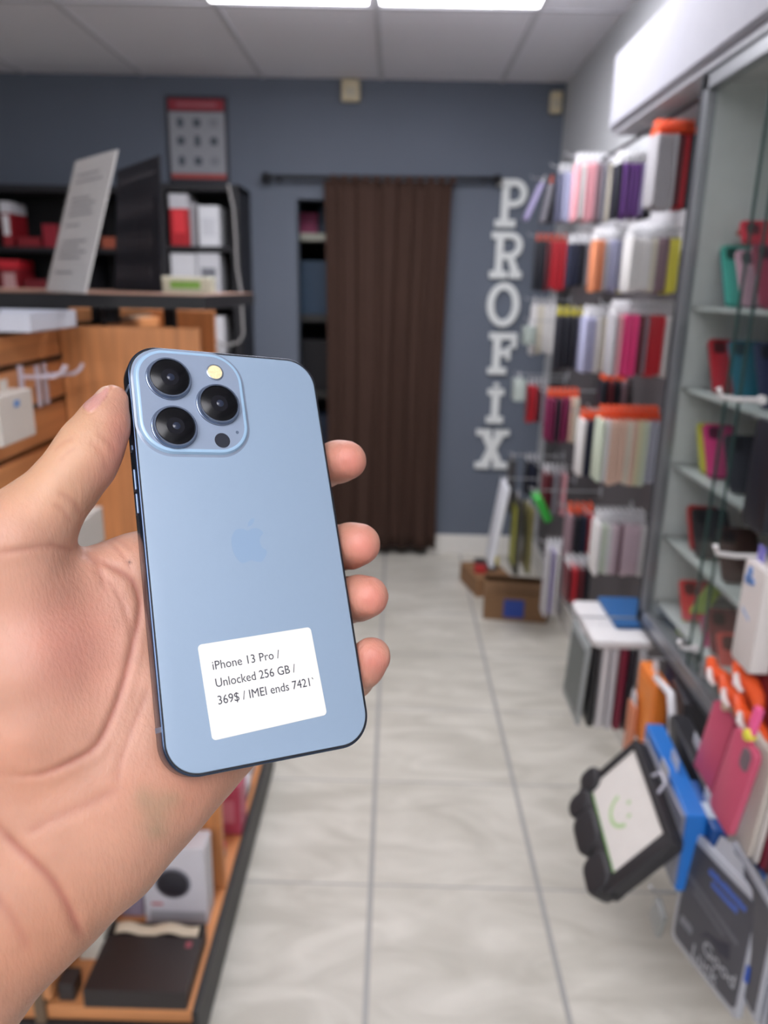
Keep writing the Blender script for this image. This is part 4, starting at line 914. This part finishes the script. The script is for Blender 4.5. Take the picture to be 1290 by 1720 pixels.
# ------------------------------------------------------------------ the hand: one continuous surface
ncam = PM[:, 2]; kk = float(ncam@(po_c+ncam*PT))
def rc(px, py): return np.array([(px-CX)/F, (py-CY)/F, 1.0])
def HP_(px, py, off):
    """point on the ray of the pixel, `off` metres behind the screen plane of the phone (camera frame)"""
    r = rc(px, py); D = kk/float(ncam@r); D = min(D, .32); return r*(D+off), D+off
def rad(rpx, d): return rpx*d/F
CH_ = []   # chains: list of (points, radii, blend)
def chain(pts, k, mm=False):
    P, R = [], []
    for (px, py, off, r) in pts:
        p, d = HP_(px, py, off); P.append(p); R.append(r/1000 if mm else rad(r, d))
    CH_.append((P, R, k))
# thumb
chain([(189, 677, -.0055, 31), (174, 714, -.0055, 44), (154, 748, -.005, 51), (138, 778, -.004, 54), (108, 816, -.001, 56), (74, 856, .002, 60), (22, 920, .006, 78)], .004)
# thenar mass and palm
chain([(22, 920, .008, 76), (40, 1015, .015, 100), (50, 1120, .019, 122), (60, 1220, .022, 122), (40, 1330, .026, 116)], .012)
chain([(328, 925, .0145, 52), (240, 970, .018, 74), (150, 1080, .022, 98), (90, 1330, .028, 112)], .009)
chain([(350, 1000, .0145, 54), (250, 1120, .020, 90), (120, 1380, .028, 118)], .012)
chain([(365, 1085, .0145, 54), (300, 1200, .020, 90), (160, 1400, .028, 118)], .012)
chain([(385, 1165, .0145, 52), (362, 1235, .018, 80), (316, 1262, .021, 100), (256, 1312, .024, 108), (144, 1412, .028, 109), (44, 1508, .030, 108)], .012)
chain([(50, 1512, .030, 112), (-60, 1640, .034, 118), (-190, 1800, .040, 150), (-420, 2080, .05, 190)], .012)
chain([(20, 1400, .030, 112), (-110, 1560, .034, 130), (-250, 1720, .040, 150), (-470, 1990, .05, 185)], .012)
# web between thumb and index
chain([(100, 990, .012, 54), (185, 974, .016, 60), (280, 952, .017, 56)], .006)
# fingers: index, middle, ring, little (mm radii)
chain([(328, 925, .0145, 11.0), (430, 850, .019, 10.5), (500, 800, .022, 9.6), (545, 782, .014, 8.6), (566, 776, .001, 8.3), (582, 773, -.006, 7.8)], .002, True)
chain([(350, 1000, .0145, 11.0), (440, 960, .020, 10.6), (525, 925, .023, 9.8), (570, 920, .014, 8.9), (588, 917, .001, 8.6), (603, 914, -.006, 8.2)], .002, True)
chain([(365, 1085, .0145, 10.8), (460, 1055, .020, 10.4), (545, 1015, .023, 9.6), (585, 1008, .014, 8.8), (603, 1005, .001, 8.4), (617, 1003, -.006, 8.0)], .002, True)
chain([(385, 1165, .0145, 10.0), (470, 1180, .019, 9.6), (555, 1160, .021, 8.8), (592, 1138, .012, 8.0), (609, 1120, .001, 7.7), (624, 1102, -.005, 7.2)], .002, True)

def sdf_chain(X, P, R):
    d = np.full(X.shape[0], 9., np.float32)
    for i in range(len(P)-1):
        a = np.array(P[i], np.float32); b_ = np.array(P[i+1], np.float32); ab = b_-a; L2 = float(ab@ab)
        t = np.clip(((X-a)@ab)/L2, 0, 1); t3 = t
        q = X-a-t[:, None]*ab; dd = np.sqrt((q*q).sum(1))-(R[i]*(1-t3)+R[i+1]*t3)
        # blend consecutive bones a little
        k = .0025; h = np.clip(.5+.5*(dd-d)/k, 0, 1); d = dd*(1-h)+d*h-k*h*(1-h) if i else dd
    return d
allp = np.array([p for P, R, k in CH_ for p in P]); mr = .036
lo = allp.min(0)-mr; hi = allp.max(0)+mr; hstep = .0013
dims = np.ceil((hi-lo)/hstep).astype(int)+1
gx_, gy_, gz_ = [lo[i]+hstep*np.arange(dims[i], dtype=np.float32) for i in range(3)]
FLD = np.full(tuple(dims), .02, np.float32)
for (P, R, k) in CH_:
    P_ = np.array(P); m_ = max(R)+.016
    i0 = np.maximum(((P_.min(0)-m_-lo)/hstep).astype(int), 0); i1 = np.minimum(((P_.max(0)+m_-lo)/hstep).astype(int)+1, dims)
    sl_ = tuple(slice(i0[i], i1[i]) for i in range(3))
    XX = np.stack(np.meshgrid(gx_[sl_[0]], gy_[sl_[1]], gz_[sl_[2]], indexing='ij'), -1).reshape(-1, 3).astype(np.float32)
    d = sdf_chain(XX, P, R).reshape([i1[i]-i0[i] for i in range(3)])
    cur = FLD[sl_]; h = np.clip(.5+.5*(d-cur)/k, 0, 1)
    FLD[sl_] = d*(1-h)+cur*h-k*h*(1-h)
# the phone presses into the flesh: keep the hand outside it
def phone_sdf(X):
    q = X-po_c.astype(np.float32); u = q@PM[:, 0]; v = q@PM[:, 1]; w = q@PM[:, 2]
    r = .0112; ax_ = np.abs(u)-(PW/2-r); az_ = np.abs(v)-(PH/2-r)
    d2 = np.sqrt(np.maximum(ax_, 0)**2+np.maximum(az_, 0)**2)+np.minimum(np.maximum(ax_, az_), 0)-r
    dw = np.abs(w-PT/2)-(PT/2+.0006)
    return np.sqrt(np.maximum(d2, 0)**2+np.maximum(dw, 0)**2)+np.minimum(np.maximum(d2, dw), 0)
XX = np.stack(np.meshgrid(gx_, gy_, gz_, indexing='ij'), -1).reshape(-1, 3).astype(np.float32)
pd = (phone_sdf(XX).reshape(FLD.shape)-.0004).astype(np.float32); del XX
k = .0012; h = np.clip(.5-.5*(FLD+pd)/k, 0, 1); FLD = FLD*(1-h)-pd*h+k*h*(1-h)
# surface nets
def nets(Fd):
    s = Fd < 0; n = Fd.shape
    cnt = np.zeros([i-1 for i in n], np.int8)
    for dx in (0, 1):
        for dy in (0, 1):
            for dz in (0, 1): cnt += s[dx:n[0]-1+dx, dy:n[1]-1+dy, dz:n[2]-1+dz]
    act = (cnt > 0) & (cnt < 8); idx = np.full(act.shape, -1, np.int64); cells = np.argwhere(act); idx[act] = np.arange(len(cells))
    acc = np.zeros((len(cells), 3)); num = np.zeros(len(cells))
    cor = [(x, y, z) for x in (0, 1) for y in (0, 1) for z in (0, 1)]
    vals = {c_: Fd[cells[:, 0]+c_[0], cells[:, 1]+c_[1], cells[:, 2]+c_[2]] for c_ in cor}
    for a_ in cor:
        for ax_ in range(3):
            if a_[ax_] == 0:
                b_ = list(a_); b_[ax_] = 1; b_ = tuple(b_); va, vb = vals[a_], vals[b_]; m_ = (va < 0) != (vb < 0)
                t = np.where(m_, va/np.where(m_, va-vb, 1), 0); p = np.array(a_, float)[None].repeat(len(cells), 0); p[:, ax_] = t
                acc[m_] += p[m_]; num[m_] += 1
    V = cells+acc/num[:, None]; Q = []
    for ax_ in range(3):
        o1, o2 = [(1, 2), (2, 0), (0, 1)][ax_]
        sa = [slice(0, -1)]*3; sb = [slice(0, -1)]*3; sa[ax_] = slice(0, -1); sb[ax_] = slice(1, None)
        A = s[tuple(slice(0, n[i]-1) if i == ax_ else slice(0, n[i]) for i in range(3))]
        B = s[tuple(slice(1, n[i]) if i == ax_ else slice(0, n[i]) for i in range(3))]
        E_ = np.argwhere(A != B); E_ = E_[(E_[:, o1] > 0) & (E_[:, o2] > 0) & (E_[:, o1] < n[o1]-1) & (E_[:, o2] < n[o2]-1)]
        f = s[E_[:, 0], E_[:, 1], E_[:, 2]]; e1 = np.zeros(3, int); e1[o1] = 1; e2 = np.zeros(3, int); e2[o2] = 1
        g = lambda c_: idx[c_[:, 0], c_[:, 1], c_[:, 2]]
        q = np.stack([g(E_-e1-e2), g(E_-e2), g(E_), g(E_-e1)], 1); q[~f] = q[~f][:, ::-1]; Q.append(q)
    return V, np.concatenate(Q)
V, Q = nets(FLD); V = lo+V*hstep
def nbr_smooth(V, Q, it, lam=.5):
    E_ = np.concatenate([Q[:, [0, 1]], Q[:, [1, 2]], Q[:, [2, 3]], Q[:, [3, 0]]])
    for _ in range(it):
        S_ = np.zeros_like(V); n_ = np.zeros(len(V))
        for k_ in range(3): S_[:, k_] = np.bincount(E_[:, 0], V[E_[:, 1], k_], len(V))+np.bincount(E_[:, 1], V[E_[:, 0], k_], len(V))
        n_ = np.bincount(E_[:, 0], minlength=len(V))+np.bincount(E_[:, 1], minlength=len(V))
        V = V+lam*(S_/np.maximum(n_, 1)[:, None]-V)
    return V
V = nbr_smooth(V, Q, 3)
# one subdivision (linear), then smooth
ek = np.sort(np.concatenate([Q[:, [0, 1]], Q[:, [1, 2]], Q[:, [2, 3]], Q[:, [3, 0]]]), 1)
ue, inv = np.unique(ek, axis=0, return_inverse=True); inv = inv.ravel(); nq = len(Q); nV = len(V)
em = inv.reshape(4, nq).T+nV; fc = np.arange(nq)+nV+len(ue)
V2 = np.concatenate([V, V[ue].mean(1), V[Q].mean(1)])
Q2_ = np.concatenate([np.stack([Q[:, i], em[:, i], fc, em[:, (i+3) % 4]], 1) for i in range(4)])
V2 = nbr_smooth(V2, Q2_, 3)
# normals
def vnorm(V, Q):
    fn = np.cross(V[Q[:, 2]]-V[Q[:, 0]], V[Q[:, 3]]-V[Q[:, 1]]); N_ = np.zeros_like(V)
    for c_ in range(4):
        for k_ in range(3): N_[:, k_] += np.bincount(Q[:, c_], fn[:, k_], len(V))
    return N_/np.maximum(np.linalg.norm(N_, axis=1), 1e-12)[:, None]
NN = vnorm(V2, Q2_)
if (NN*(V2-V2.mean(0))).sum() < 0: Q2_ = Q2_[:, ::-1]; NN = -NN
u_ = V2[:, 0]/V2[:, 2]*F+CX; v_ = V2[:, 1]/V2[:, 2]*F+CY
frontf = np.clip(-(NN*V2).sum(1)/np.linalg.norm(V2, axis=1)*4+.3, 0, 1)
def dpoly(pts, sub=10):
    P_ = [Vector(p) for p in pts]; C_ = []
    for i in range(len(P_)-1):
        p0, p1, p2, p3 = P_[max(i-1, 0)], P_[i], P_[i+1], P_[min(i+2, len(P_)-1)]
        for j in range(sub):
            t = j/sub; C_.append(.5*((2*p1)+(p2-p0)*t+(2*p0-5*p1+4*p2-p3)*t*t+(3*p1-p0-3*p2+p3)*t**3))
    C_.append(P_[-1]); C_ = np.array(C_); d = np.full(len(u_), 1e9); tt = np.zeros(len(u_)); L = len(C_)-1
    bb_lo, bb_hi = C_.min(0)-60, C_.max(0)+60; m_ = (u_ > bb_lo[0]) & (u_ < bb_hi[0]) & (v_ > bb_lo[1]) & (v_ < bb_hi[1]); U_ = u_[m_]; W_ = v_[m_]; dm = np.full(len(U_), 1e9); tm_ = np.zeros(len(U_))
    for i in range(L):
        a, e = C_[i], C_[i+1]-C_[i]; l2 = max(float(e@e), 1e-9); t = np.clip(((U_-a[0])*e[0]+(W_-a[1])*e[1])/l2, 0, 1)
        dd = np.hypot(U_-a[0]-t*e[0], W_-a[1]-t*e[1]); k_ = dd < dm; dm[k_] = dd[k_]; tm_[k_] = (i+t[k_])/L
    d[m_] = dm; tt[m_] = tm_; return d, tt
CR_ = [  # crease polyline, half width px, depth mm, taper at (start, end)
 ([(132, 925), (174, 944), (217, 969), (233, 1000), (234, 1030), (222, 1086), (201, 1167), (167, 1245), (126, 1276), (63, 1301), (0, 1299)], 6, 1.1),
 ([(251, 1150), (236, 1190), (218, 1232), (200, 1290), (197, 1320)], 6, .35),
 ([(205, 1320), (151, 1348), (84, 1377), (40, 1400)], 10, .35),
 ([(-20, 1370), (25, 1419), (75, 1465), (105, 1507), (128, 1552), (140, 1580)], 9, 1.0),
 ([(-30, 1480), (20, 1540), (50, 1600)], 10, .4),
 ([(148, 738), (160, 750), (172, 766), (184, 800)], 6, .25),
 ([(160, 725), (180, 740), (196, 762)], 5, .25),
 ([(95, 826), (112, 834), (126, 846), (137, 870)], 6, .35),
 ([(88, 845), (105, 856), (122, 880)], 5, .3),
 ([(-10, 930), (40, 922), (85, 916), (127, 926)], 6, .45),
 ([(178, 905), (200, 925), (212, 940), (222, 965)], 4, .35),
 ([(185, 900), (205, 912), (226, 925)], 4, .25),
 ([(150, 948), (190, 985), (215, 1040), (222, 1090)], 5, .3),
 ([(134, 925), (150, 935), (165, 950), (180, 1000)], 6, .4),
 ([(90, 760), (105, 745), (125, 735)], 4, .22), ([(100, 775), (112, 762), (130, 750)], 4, .2),
]
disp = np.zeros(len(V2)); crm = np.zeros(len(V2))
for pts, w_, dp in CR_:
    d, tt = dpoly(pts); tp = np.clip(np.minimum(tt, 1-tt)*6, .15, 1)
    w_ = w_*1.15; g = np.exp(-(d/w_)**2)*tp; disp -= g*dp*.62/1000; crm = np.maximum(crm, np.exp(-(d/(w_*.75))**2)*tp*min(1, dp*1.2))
    disp += np.exp(-((d-2.1*w_)/(1.3*w_))**2)*tp*dp*.10/1000
# thumb nail on the outer side of the tip
def inpoly(cx, cy, a, bmaj, bmin):
    c_, s_ = math.cos(a), math.sin(a); x_ = (u_-cx)*c_+(v_-cy)*s_; y_ = -(u_-cx)*s_+(v_-cy)*c_; return (np.abs(x_/bmaj)**2.6+np.abs(y_/bmin)**2.6)
near = (V2[:, 2] < .30)
nl = inpoly(161, 668, math.radians(-50), 28, 14); nail = np.clip((1.0-nl)*4, 0, 1)*near*(v_ < 712)
disp += np.where((nl > .8) & (nl < 2.2), -np.exp(-((nl-1.15)/.22)**2)*.00045, 0)*near*(v_ < 712)
disp += nail*.00015
V3 = V2+NN*(disp*frontf)[:, None]
# fine lines and soft lumps
rs = np.array([noise.noise(Vector(p*90)) for p in V3[::1]]) if len(V3) < 400000 else np.zeros(len(V3))
V3 = V3+NN*(rs*.00035)[:, None]
Wd = Cp+V3[:, :1]*Rv-V3[:, 1:2]*Uv+V3[:, 2:3]*Fw
# skin colour, with shade put into the lower palm; darker along the creases
def blob(cx, cy, rx, ry): return np.exp(-(((u_-cx)/rx)**2+((v_-cy)/ry)**2))
A = lambda c_: np.array(lin(c_))
colv = np.tile(A((208, 156, 132)), (len(V3), 1))
def mixc(c_, w): 
    global colv
    colv = colv*(1-w[:, None])+A(c_)[None]*w[:, None]
mixc((218, 170, 134), np.clip(blob(60, 800, 110, 70)+blob(130, 720, 50, 60), 0, 1)*.7)
mixc((214, 140, 124), np.clip(blob(205, 740, 26, 60)*.9+blob(180, 800, 40, 40)*.5, 0, 1)*.8)
mixc((206, 134, 120), blob(120, 1080, 90, 110)*.6)
mixc((192, 140, 112), blob(60, 1350, 190, 60)*.5)  # lower palm darkened: shade from the top light put into the colour
mixc((206, 136, 110), blob(300, 1330, 110, 60)*.5)
mixc((200, 138, 106), blob(150, 1560, 220, 130)*.45)
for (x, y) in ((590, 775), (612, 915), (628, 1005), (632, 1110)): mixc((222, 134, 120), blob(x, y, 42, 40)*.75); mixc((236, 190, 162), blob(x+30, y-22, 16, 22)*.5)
mixc((150, 136, 108), blob(262, 1362, 30, 40)*.5+blob(290, 1342, 20, 16)*.3+blob(238, 1338, 16, 20)*.3+blob(262, 1398, 18, 14)*.3)
mixc((188, 124, 96), blob(10, 1300, 150, 90)*.4); mixc((176, 116, 86), blob(70, 1640, 160, 110)*.45); mixc((160, 84, 72), crm*.6)  # more painted shade on the lower palm, browner wrist, darker creases
mixc((70, 40, 46), np.exp(-(np.hypot(u_-217.5, v_-944)/3.0)**4)*near*.9)
mixc((214, 156, 150), nail*.75)
mixc((236, 206, 180), np.clip((1.25-inpoly(170, 653, math.radians(-40), 14, 6)), 0, 1)*.6*near)
colv = np.clip(colv*np.array([.72, .72, .71]), 0, 1)
hm = bpy.data.meshes.new('person'); base = Wd.mean(0)
hm.vertices.add(len(Wd)); hm.vertices.foreach_set('co', (Wd-base).astype(np.float32).ravel())
hm.loops.add(len(Q2_)*4); hm.loops.foreach_set('vertex_index', Q2_.ravel().astype(np.int32)); hm.polygons.add(len(Q2_))
hm.polygons.foreach_set('loop_start', np.arange(0, len(Q2_)*4, 4, dtype=np.int32)); hm.polygons.foreach_set('use_smooth', np.ones(len(Q2_), bool))
hm.update(calc_edges=True); hm.validate()
at_ = hm.color_attributes.new('pigment_and_shade', 'FLOAT_COLOR', 'POINT'); at_.data.foreach_set('color', np.concatenate([colv, np.ones((len(colv), 1))], 1).astype(np.float32).ravel())
a2 = hm.attributes.new('nail', 'FLOAT', 'POINT'); a2.data.foreach_set('value', nail.astype(np.float32))
sk = bpy.data.materials.new('skin'); sk.use_nodes = True; N = sk.node_tree.nodes; L = sk.node_tree.links; b = N['Principled BSDF']
an = N.new('ShaderNodeAttribute'); an.attribute_name = 'pigment_and_shade'; nn_ = N.new('ShaderNodeAttribute'); nn_.attribute_name = 'nail'
tc = N.new('ShaderNodeTexCoord'); n1 = N.new('ShaderNodeTexNoise'); n1.inputs['Scale'].default_value = 60; n1.inputs['Detail'].default_value = 6; L.new(tc.outputs['Object'], n1.inputs['Vector'])
mr_ = N.new('ShaderNodeMapRange'); mr_.inputs[1].default_value = .3; mr_.inputs[2].default_value = .7; mr_.inputs[3].default_value = .9; mr_.inputs[4].default_value = 1.07; L.new(n1.outputs['Fac'], mr_.inputs[0])
mm = N.new('ShaderNodeVectorMath'); mm.operation = 'SCALE'; L.new(an.outputs['Color'], mm.inputs[0]); L.new(mr_.outputs[0], mm.inputs['Scale']); L.new(mm.outputs[0], b.inputs['Base Color'])
n2_ = N.new('ShaderNodeTexNoise'); n2_.inputs['Scale'].default_value = 900; n2_.inputs['Detail'].default_value = 4
mp = N.new('ShaderNodeMapping'); mp.inputs['Scale'].default_value = (1, 1, .28); mp.inputs['Rotation'].default_value = (0, .6, .3); L.new(tc.outputs['Object'], mp.inputs[0]); L.new(mp.outputs[0], n2_.inputs['Vector'])
bp = N.new('ShaderNodeBump'); bp.inputs['Strength'].default_value = .6; bp.inputs['Distance'].default_value = .0004; L.new(n2_.outputs['Fac'], bp.inputs['Height']); L.new(bp.outputs[0], b.inputs['Normal'])
rg_ = N.new('ShaderNodeMapRange'); rg_.inputs[3].default_value = .5; rg_.inputs[4].default_value = .28; L.new(nn_.outputs['Fac'], rg_.inputs[0]); L.new(rg_.outputs[0], b.inputs['Roughness'])
b.inputs['Subsurface Weight'].default_value = .25; b.inputs['Subsurface Radius'].default_value = (1, .35, .2); b.inputs['Subsurface Scale'].default_value = .004
b.inputs['Specular IOR Level'].default_value = .4
hm.materials.append(sk)
ho = bpy.data.objects.new('person', hm); COL.objects.link(ho); ho.location = Vector(base)
tag(ho, 'bare left hand and wrist holding up the pale blue smartphone', 'person')
